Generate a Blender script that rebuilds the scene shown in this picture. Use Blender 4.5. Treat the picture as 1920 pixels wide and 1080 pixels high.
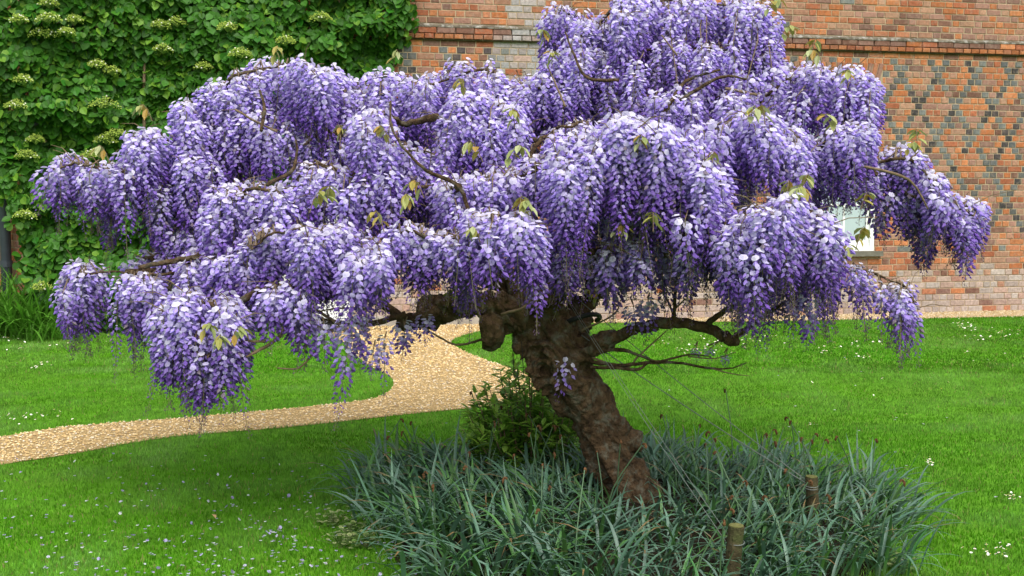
import bpy, math, random
import numpy as np
from mathutils import Vector, Matrix
random.seed(7); rng = np.random.default_rng(7)
for o in list(bpy.data.objects): bpy.data.objects.remove(o)
SC = bpy.context.scene
COL = SC.collection

# ------------------------------------------------------------------ camera, sky, sun, exposure
F = 2050.0; EYE = 1.48; PITCH = math.atan((540 - 366) / F)
cam_d = bpy.data.cameras.new('camera'); cam = bpy.data.objects.new('camera', cam_d); COL.objects.link(cam)
cam.location = (0, 0, EYE); cam.rotation_euler = (math.pi / 2 - PITCH, 0, 0)
cam_d.sensor_width = 36; cam_d.lens = F / 1920 * 36; cam_d.clip_end = 500; cam_d.clip_start = .05
SC.camera = cam
SUN_EL, SUN_AZ = math.radians(57), math.radians(160)      # azimuth clockwise from +Y
w = bpy.data.worlds.new('World'); SC.world = w; w.use_nodes = True
nt = w.node_tree; nt.nodes.clear()
sky = nt.nodes.new('ShaderNodeTexSky'); sky.sky_type = 'NISHITA'; sky.sun_disc = False
sky.sun_elevation = SUN_EL; sky.sun_rotation = SUN_AZ; sky.dust_density = 4.0; sky.air_density = 1.0; sky.ozone_density = 1.0
hs = nt.nodes.new('ShaderNodeHueSaturation'); hs.inputs['Saturation'].default_value = 0.45
bg = nt.nodes.new('ShaderNodeBackground'); bg.inputs['Strength'].default_value = 0.15
wo = nt.nodes.new('ShaderNodeOutputWorld')
nt.links.new(sky.outputs[0], hs.inputs['Color']); nt.links.new(hs.outputs[0], bg.inputs['Color']); nt.links.new(bg.outputs[0], wo.inputs[0])
sl = bpy.data.lights.new('sun', 'SUN'); sl.energy = 1.25; sl.angle = math.radians(60); sl.color = (1, .965, .9)
sun = bpy.data.objects.new('sun', sl); COL.objects.link(sun)
sd = Vector((math.sin(SUN_AZ) * math.cos(SUN_EL), math.cos(SUN_AZ) * math.cos(SUN_EL), math.sin(SUN_EL)))
sun.rotation_euler = sd.to_track_quat('Z', 'Y').to_euler(); sun.location = (-1, -4, 8)
SC.view_settings.view_transform = 'Standard'; SC.view_settings.look = 'None'; SC.view_settings.gamma = 1
SC.view_settings.exposure = 0.82
SC.cycles.max_bounces = 8; SC.cycles.transparent_max_bounces = 8

# ------------------------------------------------------------------ helpers
SP, CP = math.sin(PITCH), math.cos(PITCH)
def ray(px, py):
    a, b = (px - 960) / F, (540 - py) / F
    return np.array([a, b * SP + CP, b * CP - SP])
def P(px, py, d):
    r = ray(px, py); return np.array([0, 0, EYE]) + r * (d / r[1])
def G(px, py):
    r = ray(px, py); t = -EYE / r[2]; return np.array([0, 0, EYE]) + r * t
def proj(p):
    p = np.asarray(p, float); q = p - np.array([0, 0, EYE])
    x = q[..., 0]; z = q[..., 1] * CP - q[..., 2] * SP; y = q[..., 1] * SP + q[..., 2] * CP
    return 960 + F * x / z, 540 - F * y / z, z
def hash3(ix, iy, iz):
    h = (ix * 374761393 + iy * 668265263 + iz * 2147483647 ^ 0x5bd1e995).astype(np.int64) & 0xffffffff
    h = ((h ^ (h >> 13)) * 1274126177) & 0xffffffff
    h = ((h ^ (h >> 16)) * 2246822519) & 0xffffffff
    return ((h ^ (h >> 15)) & 0xffff) / 32767.5 - 1
def noise(p, s=1.0):
    p = np.asarray(p, float) * s; i = np.floor(p).astype(np.int64); f = p - i; f = f * f * (3 - 2 * f)
    r = 0
    for dx in (0, 1):
        for dy in (0, 1):
            for dz in (0, 1):
                wgt = (f[..., 0] if dx else 1 - f[..., 0]) * (f[..., 1] if dy else 1 - f[..., 1]) * (f[..., 2] if dz else 1 - f[..., 2])
                r = r + wgt * hash3(i[..., 0] + dx, i[..., 1] + dy, i[..., 2] + dz)
    return r
def inpoly(x, y, poly):
    x = np.asarray(x); y = np.asarray(y); c = np.zeros(x.shape, bool); n = len(poly)
    for i in range(n):
        x1, y1 = poly[i]; x2, y2 = poly[i - 1]
        c ^= ((y1 > y) != (y2 > y)) & (x < (x2 - x1) * (y - y1) / (y2 - y1 + 1e-12) + x1)
    return c
def mesh_np(name, v, f, col=None, smooth=False, mat=None):
    v = np.asarray(v, np.float32); f = np.asarray(f, np.int32); k = f.shape[1]
    me = bpy.data.meshes.new(name); me.vertices.add(len(v)); me.vertices.foreach_set('co', v.ravel())
    me.loops.add(f.size); me.loops.foreach_set('vertex_index', f.ravel())
    me.polygons.add(len(f)); me.polygons.foreach_set('loop_start', np.arange(0, f.size, k, dtype=np.int32))
    me.polygons.foreach_set('loop_total', np.full(len(f), k, np.int32))
    me.polygons.foreach_set('use_smooth', np.full(len(f), smooth))
    if col is not None:
        a = me.color_attributes.new('Col', 'FLOAT_COLOR', 'POINT')
        c = np.ones((len(v), 4), np.float32); c[:, :3] = col; a.data.foreach_set('color', c.ravel())
    me.update(calc_edges=True)
    if mat: me.materials.append(mat)
    return me
def obj(name, me, parent=None, loc=None):
    o = bpy.data.objects.new(name, me); COL.objects.link(o)
    if parent is not None: o.parent = parent
    if loc is not None: o.location = loc
    return o
def empty(name, loc=(0, 0, 0)):
    o = bpy.data.objects.new(name, None); COL.objects.link(o); o.location = loc; o.empty_display_size = .1; return o
def tag(o, label, cat, group=None):
    o['label'] = label; o['category'] = cat
    if group: o['group'] = group
    return o
def kind(o, k, label=None, cat=None):
    o['kind'] = k
    if label: o['label'] = label
    if cat: o['category'] = cat
    return o
def hang(o, root):                                         # parent keeping world-space mesh coordinates
    o.parent = root; o.matrix_parent_inverse = Matrix.Translation(root.location).inverted(); return o
def tris(quads): q = np.asarray(quads); return np.vstack([q[:, [0, 1, 2]], q[:, [0, 2, 3]]])
class MB:
    def __init__(s): s.v = []; s.f = []; s.n = 0; s.c = []
    def add(s, v, f, c=None):
        v = np.asarray(v, float); f = np.asarray(f, int)
        if f.shape[1] == 4: f = tris(f)
        s.v.append(v); s.f.append(f + s.n); s.n += len(v)
        if c is not None: s.c.append(np.broadcast_to(np.asarray(c, float), (len(v), 3)))
        return s
    def box(s, a, b, c=None):
        a = np.array(a, float); b = np.array(b, float)
        v = [[(a, b)[i][0], (a, b)[j][1], (a, b)[k][2]] for i in (0, 1) for j in (0, 1) for k in (0, 1)]
        return s.add(v, [[0, 1, 3, 2], [4, 6, 7, 5], [0, 4, 5, 1], [2, 3, 7, 6], [0, 2, 6, 4], [1, 5, 7, 3]], c)
    def mesh(s, name, mat, smooth=False):
        return mesh_np(name, np.vstack(s.v), np.vstack(s.f), np.vstack(s.c) if s.c else None, smooth, mat)
def frames(pts):
    pts = np.asarray(pts, float); t = np.gradient(pts, axis=0); t /= np.linalg.norm(t, axis=1)[:, None] + 1e-9
    ref = np.array([0, 0, 1.]) if abs(t[0][2]) < .9 else np.array([1., 0, 0])
    n = np.cross(t[0], ref); n /= np.linalg.norm(n); N = [n]
    for i in range(1, len(pts)):
        n = N[-1] - t[i] * np.dot(N[-1], t[i]); n /= np.linalg.norm(n) + 1e-9; N.append(n)
    N = np.array(N); return t, N, np.cross(t, N)
def tube(pts, rad, sides=6, cap=True):
    pts = np.asarray(pts, float); rad = np.broadcast_to(np.asarray(rad, float), (len(pts),)); t, N, B = frames(pts)
    a = np.linspace(0, 2 * math.pi, sides, endpoint=False)
    v = (pts[:, None] + rad[:, None, None] * (np.cos(a)[None, :, None] * N[:, None] + np.sin(a)[None, :, None] * B[:, None])).reshape(-1, 3)
    q = [[i * sides + j, i * sides + (j + 1) % sides, (i + 1) * sides + (j + 1) % sides, (i + 1) * sides + j] for i in range(len(pts) - 1) for j in range(sides)]
    f = tris(q)
    if cap:
        m = len(v); v = np.vstack([v, pts[0], pts[-1]]); e = (len(pts) - 1) * sides
        f = np.vstack([f, [[m, (j + 1) % sides, j] for j in range(sides)], [[m + 1, e + j, e + (j + 1) % sides] for j in range(sides)]])
    return v, f
def spline(pts, n, rad=None):
    pts = np.asarray(pts, float); m = len(pts)
    e = np.vstack([2 * pts[0] - pts[1], pts, 2 * pts[-1] - pts[-2]]); out = []
    for u in np.linspace(0, m - 1 - 1e-6, n):
        i = int(u); x = u - i; p0, p1, p2, p3 = e[i:i + 4]
        out.append(.5 * ((2 * p1) + (-p0 + p2) * x + (2 * p0 - 5 * p1 + 4 * p2 - p3) * x * x + (-p0 + 3 * p1 - 3 * p2 + p3) * x ** 3))
    out = np.array(out)
    if rad is None: return out
    return out, np.interp(np.linspace(0, m - 1, n), np.arange(m), rad)
def rotm(axis, ang):
    return np.array(Matrix.Rotation(ang, 3, Vector(axis)))
def ico(r=1.0, sub=1):
    import bmesh
    bm = bmesh.new(); bmesh.ops.create_icosphere(bm, subdivisions=sub, radius=r)
    v = np.array([x.co[:] for x in bm.verts]); f = np.array([[y.index for y in x.verts] for x in bm.faces]); bm.free(); return v, f

# ------------------------------------------------------------------ materials
def mat(name, base=(.5, .5, .5), rough=.7, spec=.3, src=None, var=0.0, nscale=20, bump=0.0, bscale=60, transl=0.0, dark=None, darkscale=8, darkamt=0, hue=0, bdist=.01):
    m = bpy.data.materials.new(name); m.use_nodes = True; T = m.node_tree; N = T.nodes; L = T.links
    b = N['Principled BSDF']; b.inputs['Roughness'].default_value = rough; b.inputs['Specular IOR Level'].default_value = spec
    if src == 'attr':
        a = N.new('ShaderNodeAttribute'); a.attribute_name = 'Col'; c = a.outputs['Color']
    elif src == 'obj':
        a = N.new('ShaderNodeObjectInfo'); c = a.outputs['Color']
    else:
        a = N.new('ShaderNodeRGB'); a.outputs[0].default_value = (*base, 1); c = a.outputs[0]
    tc = N.new('ShaderNodeTexCoord')
    geo = N.new('ShaderNodeNewGeometry')
    if var:
        no = N.new('ShaderNodeTexNoise'); no.inputs['Scale'].default_value = nscale; no.inputs['Detail'].default_value = 5
        L.new(geo.outputs['Position'], no.inputs['Vector'])
        mr = N.new('ShaderNodeMapRange'); mr.inputs['From Min'].default_value = .25; mr.inputs['From Max'].default_value = .75
        mr.inputs['To Min'].default_value = 1 - var; mr.inputs['To Max'].default_value = 1 + var; L.new(no.outputs['Fac'], mr.inputs['Value'])
        h = N.new('ShaderNodeHueSaturation'); L.new(c, h.inputs['Color']); L.new(mr.outputs[0], h.inputs['Value'])
        c = h.outputs[0]
        if src == 'objrand': pass
    if hue:
        oi = N.new('ShaderNodeObjectInfo'); h2 = N.new('ShaderNodeHueSaturation'); L.new(c, h2.inputs['Color'])
        m2 = N.new('ShaderNodeMapRange'); m2.inputs['To Min'].default_value = .5 - hue; m2.inputs['To Max'].default_value = .5 + hue
        L.new(oi.outputs['Random'], m2.inputs['Value']); L.new(m2.outputs[0], h2.inputs['Hue'])
        m3 = N.new('ShaderNodeMapRange'); m3.inputs['To Min'].default_value = .75; m3.inputs['To Max'].default_value = 1.25
        mm = N.new('ShaderNodeMath'); mm.operation = 'FRACT'; m4 = N.new('ShaderNodeMath'); m4.operation = 'MULTIPLY'; m4.inputs[1].default_value = 17.3
        L.new(oi.outputs['Random'], m4.inputs[0]); L.new(m4.outputs[0], mm.inputs[0]); L.new(mm.outputs[0], m3.inputs['Value']); L.new(m3.outputs[0], h2.inputs['Value'])
        c = h2.outputs[0]
    if dark is not None:
        n2 = N.new('ShaderNodeTexNoise'); n2.inputs['Scale'].default_value = darkscale; n2.inputs['Detail'].default_value = 6; n2.inputs['Roughness'].default_value = .65
        L.new(geo.outputs['Position'], n2.inputs['Vector'])
        m5 = N.new('ShaderNodeMapRange'); m5.inputs['From Min'].default_value = .5 ; m5.inputs['From Max'].default_value = .66; m5.inputs['To Max'].default_value = darkamt
        L.new(n2.outputs['Fac'], m5.inputs['Value'])
        mx = N.new('ShaderNodeMixRGB'); L.new(m5.outputs[0], mx.inputs['Fac']); L.new(c, mx.inputs[1]); mx.inputs[2].default_value = (*dark, 1); c = mx.outputs[0]
    L.new(c, b.inputs['Base Color'])
    if bump:
        n3 = N.new('ShaderNodeTexNoise'); n3.inputs['Scale'].default_value = bscale; n3.inputs['Detail'].default_value = 6; L.new(geo.outputs['Position'], n3.inputs['Vector'])
        bu = N.new('ShaderNodeBump'); bu.inputs['Strength'].default_value = bump; bu.inputs['Distance'].default_value = bdist
        L.new(n3.outputs['Fac'], bu.inputs['Height']); L.new(bu.outputs[0], b.inputs['Normal'])
    if transl:
        tr = N.new('ShaderNodeBsdfTranslucent'); L.new(c, tr.inputs['Color']); ms = N.new('ShaderNodeMixShader'); ms.inputs[0].default_value = transl
        L.new(b.outputs[0], ms.inputs[1]); L.new(tr.outputs[0], ms.inputs[2]); L.new(ms.outputs[0], N['Material Output'].inputs['Surface'])
    return m
M = {}
M['petal'] = mat('petal', src='attr', rough=.55, spec=.2, transl=.47)
M['blade'] = mat('grass_blade', src='attr', rough=.6, spec=.2, transl=.35)
M['lawn'] = mat('lawn_ground', (.085, .23, .012), .9, .1, var=.35, nscale=9, bump=.6, bscale=90, dark=(.11, .24, .018), darkscale=1.3, darkamt=.6)
M['gravel_bed'] = mat('gravel_bed', (.40, .285, .13), .95, .1, var=.5, nscale=85, bump=1, bscale=110)
M['stone_chip'] = mat('stone_chip', src='attr', rough=.85, spec=.2)
M['soil'] = mat('soil', (.02, .015, .009), .95, .1, var=.5, nscale=40, bump=1, bscale=50)
M['mortar'] = mat('mortar', (.40, .31, .205), .95, .05, var=.22, nscale=14, bump=.5, bscale=120, dark=(.2, .16, .11), darkscale=5, darkamt=.4)
M['brick'] = mat('brick', src='obj', rough=.88, spec=.15, var=.3, nscale=34, bump=.45, bscale=160, dark=(.34, .26, .2), darkscale=21, darkamt=.35)
M['brick_mass'] = mat('brick_attr', src='attr', rough=.88, spec=.15, var=.3, nscale=34, bump=.45, bscale=160, dark=(.34, .26, .2), darkscale=21, darkamt=.35)
M['bark'] = mat('bark', (.072, .046, .024), .92, .12, var=.65, nscale=30, bump=1.0, bscale=48, dark=(.15, .155, .115), darkscale=19, darkamt=.6, bdist=.025)
M['twig'] = mat('twig', (.16, .115, .07), .85, .15, var=.4, nscale=30)
M['hleaf'] = mat('climber_leaf', src='attr', rough=.5, spec=.25, transl=.2)
M['hleaf_single'] = mat('climber_leaf_single', (.038, .135, .009), rough=.5, spec=.25, transl=.2, hue=.022)
M['lace'] = mat('lacecap', src='attr', rough=.7)
M['daff'] = mat('daffodil_leaf', src='attr', rough=.45, spec=.4, transl=.12)
M['daffo'] = mat('daffodil_leaf_single', src='attr', rough=.45, spec=.4, transl=.12, hue=.02)
M['bush'] = mat('bush_leaf', src='attr', rough=.38, spec=.45, transl=.32)
M['white'] = mat('white_paint', (.80, .80, .78), .45, .4, var=.04, nscale=6)
M['glass'] = mat('window_glass', (.42, .50, .52), .05, .8)  # sky reflection put into the opaque pale blue-grey base colour
M['stonesill'] = mat('sill_stone', (.16, .15, .12), .9, .1, var=.3, nscale=12, bump=.4)
M['step'] = mat('step_stone', (.34, .31, .26), .9, .1, var=.25, nscale=9, bump=.4, dark=(.2, .19, .15), darkscale=7, darkamt=.5)
M['post'] = mat('weathered_post', (.062, .052, .026), .9, .1, var=.45, nscale=22, bump=.8, bscale=70, dark=(.055, .075, .022), darkscale=9, darkamt=.7)
M['wire'] = mat('steel_wire', (.12, .135, .12), .55, .4)
M['rubber'] = mat('rubber', (.012, .012, .014), .6, .3)
M['pipe'] = mat('drainpipe', (.05, .06, .075), .5, .4, var=.2, nscale=8)
M['mat'] = mat('doormat', (.05, .04, .03), .98, .05, var=.4, nscale=40)
M['wild'] = mat('bronze_leaflet', src='attr', rough=.5, spec=.3, transl=.3)
M['brass'] = mat('brass', (.5, .36, .12), .35, .6); M['brass'].node_tree.nodes['Principled BSDF'].inputs['Metallic'].default_value = 1
M['dead'] = mat('dead_flower', (.10, .05, .022), .8, .1, var=.5, nscale=60)

# ------------------------------------------------------------------ wall frame (local s along the house wall)
WO = np.array([0, 12.7, 0]); WA = math.atan(.2); WU = np.array([math.cos(WA), math.sin(WA), 0]); WN = np.array([math.sin(WA), -math.cos(WA), 0])
def W(px, py):
    r = ray(px, py); o = np.array([0, 0, EYE]); t = np.dot(WO - o, WN) / np.dot(r, WN); p = o + r * t
    return np.dot(p - WO, WU), p[2]
def wp(s, z, n=0.): return WO + WU * s + WN * n + np.array([0, 0, z])
def loc2w(v, O, U, Nn):                                    # columns s, n(out), z -> world
    v = np.asarray(v, float); return O + v[:, [0]] * U + v[:, [1]] * Nn + v[:, [2]] * np.array([0, 0, 1.])

# ------------------------------------------------------------------ ground
NEAR = [(-420, 955), (-200, 912), (0, 873), (130, 853), (300, 823), (430, 811), (560, 800), (760, 778), (900, 764), (985, 750), (1020, 732), (1010, 712), (987, 700), (955, 690), (915, 677), (872, 660), (850, 647), (848, 640), (862, 632), (900, 622), (960, 612), (1060, 607), (1160, 606), (1500, 602), (1920, 594), (2250, 586)]
FAR = [(2250, 577), (1920, 582), (1160, 599), (700, 609), (560, 612)]
LEFT = [(560, 620), (600, 622), (640, 640), (665, 665), (695, 688), (730, 706), (738, 720), (728, 735), (690, 750), (560, 765), (380, 781), (200, 795), (100, 804), (0, 820), (-200, 850), (-420, 885)]
def smooth_poly(pts):
    g = np.array([G(*p)[:2] for p in pts]); s = spline(np.c_[g, np.zeros(len(g))], len(g) * 4)[:, :2]; return s
near_s, left_s = smooth_poly(NEAR), smooth_poly(LEFT)
far_s = np.array([G(*p)[:2] for p in FAR])
PATH = np.vstack([near_s, far_s, left_s])
def jit(p, a=.018):
    return p + np.c_[noise(np.c_[p * 9, np.zeros(len(p))]), noise(np.c_[p * 9, np.ones(len(p)) * 7])] * a
o = obj('lawn', mesh_np('lawn', [[-90, -60, 0], [90, -60, 0], [90, 120, 0], [-90, 120, 0]], [[0, 1, 2, 3]], mat=M['lawn'])); kind(o, 'structure')
from mathutils.geometry import tessellate_polygon
def poly_mesh(name, pts, z, m):
    v = [(p[0], p[1], z) for p in pts]; t = tessellate_polygon([[Vector(p) for p in v]])
    return mesh_np(name, v, np.array(t), mat=m)
o = obj('gravel_path', poly_mesh('gravel_path', PATH, .004, M['gravel_bed'])); kind(o, 'structure'); path_o = o
BC = np.array([.53, 4.93]); BR = 1.18
def bed_r(a): return BR * (1 + .05 * np.sin(3 * a + 1) + .03 * np.sin(7 * a))
mb = MB(); rings = 8; seg = 56; vv = []
for i in range(rings + 1):
    for j in range(seg):
        a = 2 * math.pi * j / seg; r = bed_r(a) * i / rings; x, y = BC[0] + r * math.cos(a), BC[1] + r * math.sin(a)
        vv.append([x, y, .006 + .05 * (1 - (i / rings) ** 2) + (.012 * noise(np.array([[x * 8, y * 8, 0]]))[0] if i < rings else 0)])
ff = [[i * seg + j, i * seg + (j + 1) % seg, (i + 1) * seg + (j + 1) % seg, (i + 1) * seg + j] for i in range(rings) for j in range(seg)]
o = obj('flower_bed', mesh_np('flower_bed', vv, [f[::-1] for f in ff], smooth=True, mat=M['soil'])); kind(o, 'structure')
def in_path(x, y): return inpoly(x, y, [tuple(p) for p in PATH])
def in_bed(x, y, m=0.):
    dx, dy = x - BC[0], y - BC[1]; return np.hypot(dx, dy) < bed_r(np.arctan2(dy, dx)) + m
def wall_dist(x, y): return (np.stack([x, y, 0 * x], -1) - WO) @ WN

# gravel chips
def scatter_box(d0, d1, dens, margin=1.6):
    y = rng.uniform(d0, d1, int(dens * (d1 - d0) * 2 * (.5 * (d0 + d1) * .47 + margin))); hw = y * .47 + margin
    hm = .5 * (d0 + d1) * .47 + margin
    x = rng.uniform(-1, 1, len(y)) * hw; keep = rng.uniform(0, 1, len(y)) < hw / (d1 * .47 + margin); return x[keep], y[keep]
xs, ys = [], []
for d0, d1, dn in ((5.3, 7, 2600), (7, 9, 2200), (9, 14.6, 1500)):
    a, b = scatter_box(d0, d1, dn); k = in_path(a, b); xs.append(a[k]); ys.append(b[k])
x = np.concatenate(xs); y = np.concatenate(ys); n = len(x)
ov = np.array([[1, 0, 0], [-1, 0, 0], [0, 1, 0], [0, -1, 0], [0, 0, 1], [0, 0, -.6]], float)
of = np.array([[0, 2, 4], [2, 1, 4], [1, 3, 4], [3, 0, 4], [2, 0, 5], [1, 2, 5], [3, 1, 5], [0, 3, 5]])
sz = rng.uniform(.006, .013, n) * (1 + .25 * (y > 9)); an = rng.uniform(0, 6.28, n); ca, sa = np.cos(an), np.sin(an)
v = ov[None] * rng.uniform(.6, 1.15, (n, 6, 1)) * sz[:, None, None] * np.array([1, .72, .5])
vx = v[..., 0] * ca[:, None] - v[..., 1] * sa[:, None]; vy = v[..., 0] * sa[:, None] + v[..., 1] * ca[:, None]
V = np.stack([vx + x[:, None], vy + y[:, None], v[..., 2] + .006 + rng.uniform(0, .006, (n, 1))], -1).reshape(-1, 3)
Fc = (of[None] + (np.arange(n) * 6)[:, None, None]).reshape(-1, 3)
pal = np.array([[.70, .51, .24], [.62, .43, .19], [.76, .62, .37], [.46, .31, .14], [.72, .64, .50], [.38, .31, .22]])
c = pal[rng.choice(6, n, p=[.28, .25, .2, .12, .1, .05])] * rng.uniform(.8, 1.15, (n, 1))
strip = (wall_dist(x, y) < .75) & (x > 1.0); c[strip] = c[strip] * .55 + np.array([.42, .38, .3]) * .45
o = obj('gravel', mesh_np('gravel', V, Fc, np.repeat(c, 6, 0), mat=M['stone_chip'])); kind(o, 'stuff', 'loose golden gravel chips covering the curving garden path', 'gravel')

# grass blades
V, Fc, C = [], [], []; base = 0
for d0, d1, dn, three in ((3.3, 5, 11500, 1), (5, 7, 7500, 1), (7, 9.5, 5600, 0), (9.5, 14.4, 3600, 0)):
    x, y = scatter_box(d0, d1, dn)
    e = .03
    k = ~in_path(x, y) & ~in_bed(x, y, -.05) & (wall_dist(x, y) > .05)
    x, y = x[k], y[k]; n = len(x)
    big = noise(np.c_[x, y, 0 * x], .9); med = noise(np.c_[x, y, 0 * x + 3], 3.5)
    edge = in_path(x + .05, y) | in_path(x - .05, y) | in_path(x, y + .05) | in_path(x, y - .05)
    h = rng.uniform(.011, .024, n) * (1 + .25 * med) * np.where(edge, 1.25, 1); an = rng.uniform(0, 6.28, n); le = rng.uniform(.1, .75, n) * h
    wd = (.0017 if three else .0026) * (1 + (y > 9)) * rng.uniform(.8, 1.4, n); lx, ly = np.cos(an) * le, np.sin(an) * le
    pa = rng.uniform(0, 6.28, n); wx, wy = np.cos(pa) * wd, np.sin(pa) * wd; z0 = np.full(n, -.002)
    col = np.stack([.125 + .05 * big + .04 * med, .315 + .05 * big, .026 + .04 * np.clip(med + .6 * big, -.5, 1)], -1) * (.93 + .24 * med + .2 * noise(np.c_[x, y, 0 * x + 8], 1.7) + .16 * noise(np.c_[x, y, 0 * x + 5], 8))[:, None] * rng.uniform(.6, 1.35, (n, 1))
    dry = rng.uniform(0, 1, n) < .04; col[dry] = [.26, .24, .09]
    col *= 1 - .28 * np.clip(1 - np.abs(x + 1.2 - .0) / 1.9, 0, 1)[:, None] * 0
    if three:
        q = np.stack([np.stack([x - wx, y - wy, z0], -1), np.stack([x + wx, y + wy, z0], -1), np.stack([x + wx * .8 + lx * .35, y + wy * .8 + ly * .35, h * .6], -1), np.stack([x - wx * .8 + lx * .35, y - wy * .8 + ly * .35, h * .6], -1), np.stack([x + lx, y + ly, h], -1)], 1)
        fl = np.array([[0, 1, 2], [0, 2, 3], [3, 2, 4]]); m = 5
    else:
        q = np.stack([np.stack([x - wx, y - wy, z0], -1), np.stack([x + wx, y + wy, z0], -1), np.stack([x + lx, y + ly, h], -1)], 1); fl = np.array([[0, 1, 2]]); m = 3
    V.append(q.reshape(-1, 3)); Fc.append((fl[None] + (base + np.arange(n) * m)[:, None, None]).reshape(-1, 3)); base += n * m; C.append(np.repeat(col, m, 0))
o = obj('grass', mesh_np('grass', np.vstack(V), np.vstack(Fc), np.vstack(C), mat=M['blade'])); kind(o, 'stuff', 'short mown green lawn grass on both sides of the path', 'grass')

random.seed(40); rng = np.random.default_rng(40)
# ------------------------------------------------------------------ brick house
house = empty('brick_house', tuple(wp(3, 0)))
tag(house, 'old red brick house with dark diamond pattern, moulded brick band and white sash window', 'house')
sD0, sD1 = W(520, 500)[0], W(656, 500)[0]; zD = 2.05
sWa, sWb = W(1490, 300)[0], W(1643, 300)[0]; zWb, zWt = W(1643, 470)[1], W(1643, 155)[1]
zL = zWt + .24
S0, S1, ZT = W(62, 400)[0], W(2250, 400)[0], 4.15
ZS = W(1920, 104.6)[1]
opens = [(sD0, sD1, 0, zD), (sWa, sWb, zWb, zWt)]
mb = MB()
ss = sorted({S0, S1, *(a for o_ in opens for a in o_[:2])}); zs = sorted({-.2, ZT, 0., *(a for o_ in opens for a in o_[2:])})
for i in range(len(ss) - 1):
    for j in range(len(zs) - 1):
        cs, cz = .5 * (ss[i] + ss[i + 1]), .5 * (zs[j] + zs[j + 1])
        if any(a < cs < b and c_ < cz < d_ for a, b, c_, d_ in opens): continue
        mb.box((ss[i], -.32, zs[j]), (ss[i + 1], 0, zs[j + 1]))
me = mb.mesh('wall', M['mortar']); vv = np.array([v.co[:] for v in me.vertices]); me.vertices.foreach_set('co', loc2w(vv, WO, WU, WN).astype(np.float32).ravel())
hang(obj('wall', me), house)
# one chamfered brick, unit size, s,n,z centred on its lower back
def brick_v(w_, h_, dep, ch=.005):
    a, b = w_ / 2, h_ / 2
    back = [[-a, -.03, -b], [a, -.03, -b], [a, -.03, b], [-a, -.03, b]]
    mid = [[-a, dep - ch, -b], [a, dep - ch, -b], [a, dep - ch, b], [-a, dep - ch, b]]
    fr = [[-a + ch, dep, -b + ch], [a - ch, dep, -b + ch], [a - ch, dep, b - ch], [-a + ch, dep, b - ch]]
    return np.array(back + mid + fr)
BF = tris(np.array([[0, 1, 5, 4], [1, 2, 6, 5], [2, 3, 7, 6], [3, 0, 4, 7], [4, 5, 9, 8], [5, 6, 10, 9], [6, 7, 11, 10], [7, 4, 8, 11], [8, 9, 10, 11]]))
RH = .0755; HU = .1015; JT = .0105
PAL = dict(orange=[(.38, .13, .05), (.43, .165, .07), (.33, .11, .055), (.37, .15, .08)], pink=[(.33, .17, .11), (.30, .16, .12), (.36, .2, .13)], brown=[(.17, .085, .06), (.2, .11, .085)], grey=[(.12, .125, .125), (.155, .16, .15), (.10, .10, .095)], black=[(.05, .045, .045), (.075, .06, .06)])
def pick(kind_): return np.array(random.choice(PAL[kind_])) * random.uniform(.85, 1.15)
bricks = []     # (s, z, w, h, depth, colour, rot)
def stain(s, z, col):
    px, py, _ = proj(wp(s, z)); px = float(px); py = float(py)
    p = 0
    if 955 < px + 14 * math.sin(py / 9) < 1032 and py < 62: p = .75
    if 925 + .3 * (62 - py) < px < 1100 and 62 <= py < 150: p = .72
    if z < .62: p = max(p, np.clip((.75 - z) / .45, 0, .97))
    n_ = noise(np.array([[s * 2.2, z * 4, 5]]))[0]
    if p > 0 and random.random() < p + .3 * n_:
        g = np.array((.42, .37, .33)) if z < 1 else np.array((.36, .35, .35)); g = g * random.uniform(.75, 1.1)
        t = random.uniform(.55, .95); return col * (1 - t) + g * t
    return col
x0, z0_ = W(1759, 142)
def fill_row(s0, s1, k, zc, flem, diaper):
    out = []
    if flem:
        s = s0 - (.154 if k % 2 else 0) - random.uniform(0, .02); i = 0
        while s < s1:
            wd = (2 * HU if i % 2 == 0 else HU) * random.uniform(.96, 1.04); out.append((s, wd, None)); s += wd; i += 1
        return out
    marks = []
    if diaper:
        r = round((zc - z0_) / RH)
        for sg in (-1, 1):
            off = (x0 + sg * .5 * r * HU); m0 = int((s0 - off) / (5 * HU)) - 1
            for m_ in range(m0, int((s1 - off) / (5 * HU)) + 2): marks.append(off + m_ * 5 * HU)
        marks = sorted(marks); mm = []
        for m_ in marks:
            if not mm or m_ - mm[-1] > .95 * HU: mm.append(m_)
        marks = mm
    cur = s0 - (.5 * HU if k % 2 else 0); i = 0
    def gap(a, b):
        while b - a > .3 * HU:
            g = (b - a) / HU; wd = 1 if (k % 2 == 0) else (2 if g >= 1.9 and random.random() < .9 else 1)
            if g < wd + .35: wd = g
            out.append((a, wd * HU, None)); a += wd * HU
    for m_ in marks:
        a = m_ - .5 * HU
        if a < cur - .02: continue
        gap(cur, a); 
        out.append((a, HU, 'dark')); cur = a + HU
    if not marks:
        while cur < s1:
            wd = HU if (k % 2 == 0 and random.random() < .8) else 2 * HU; out.append((cur, wd, None)); cur += wd
    else: gap(cur, s1)
    return out
nrow = int(ZT / RH)
zrows = []; z = .0
while z + RH < ZS: zrows.append((z, RH, 0)); z += RH
dz = (ZS - z) / len(zrows); zrows = [(a + i * dz, RH + dz, 0) for i, (a, _, _) in enumerate(zrows)]
zrows += [(ZS, .062, 1), (ZS + .062, .075, 2)]; z = ZS + .062 + .075 + .04
while z + RH < ZT: zrows.append((z, RH, 3)); z += RH
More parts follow.
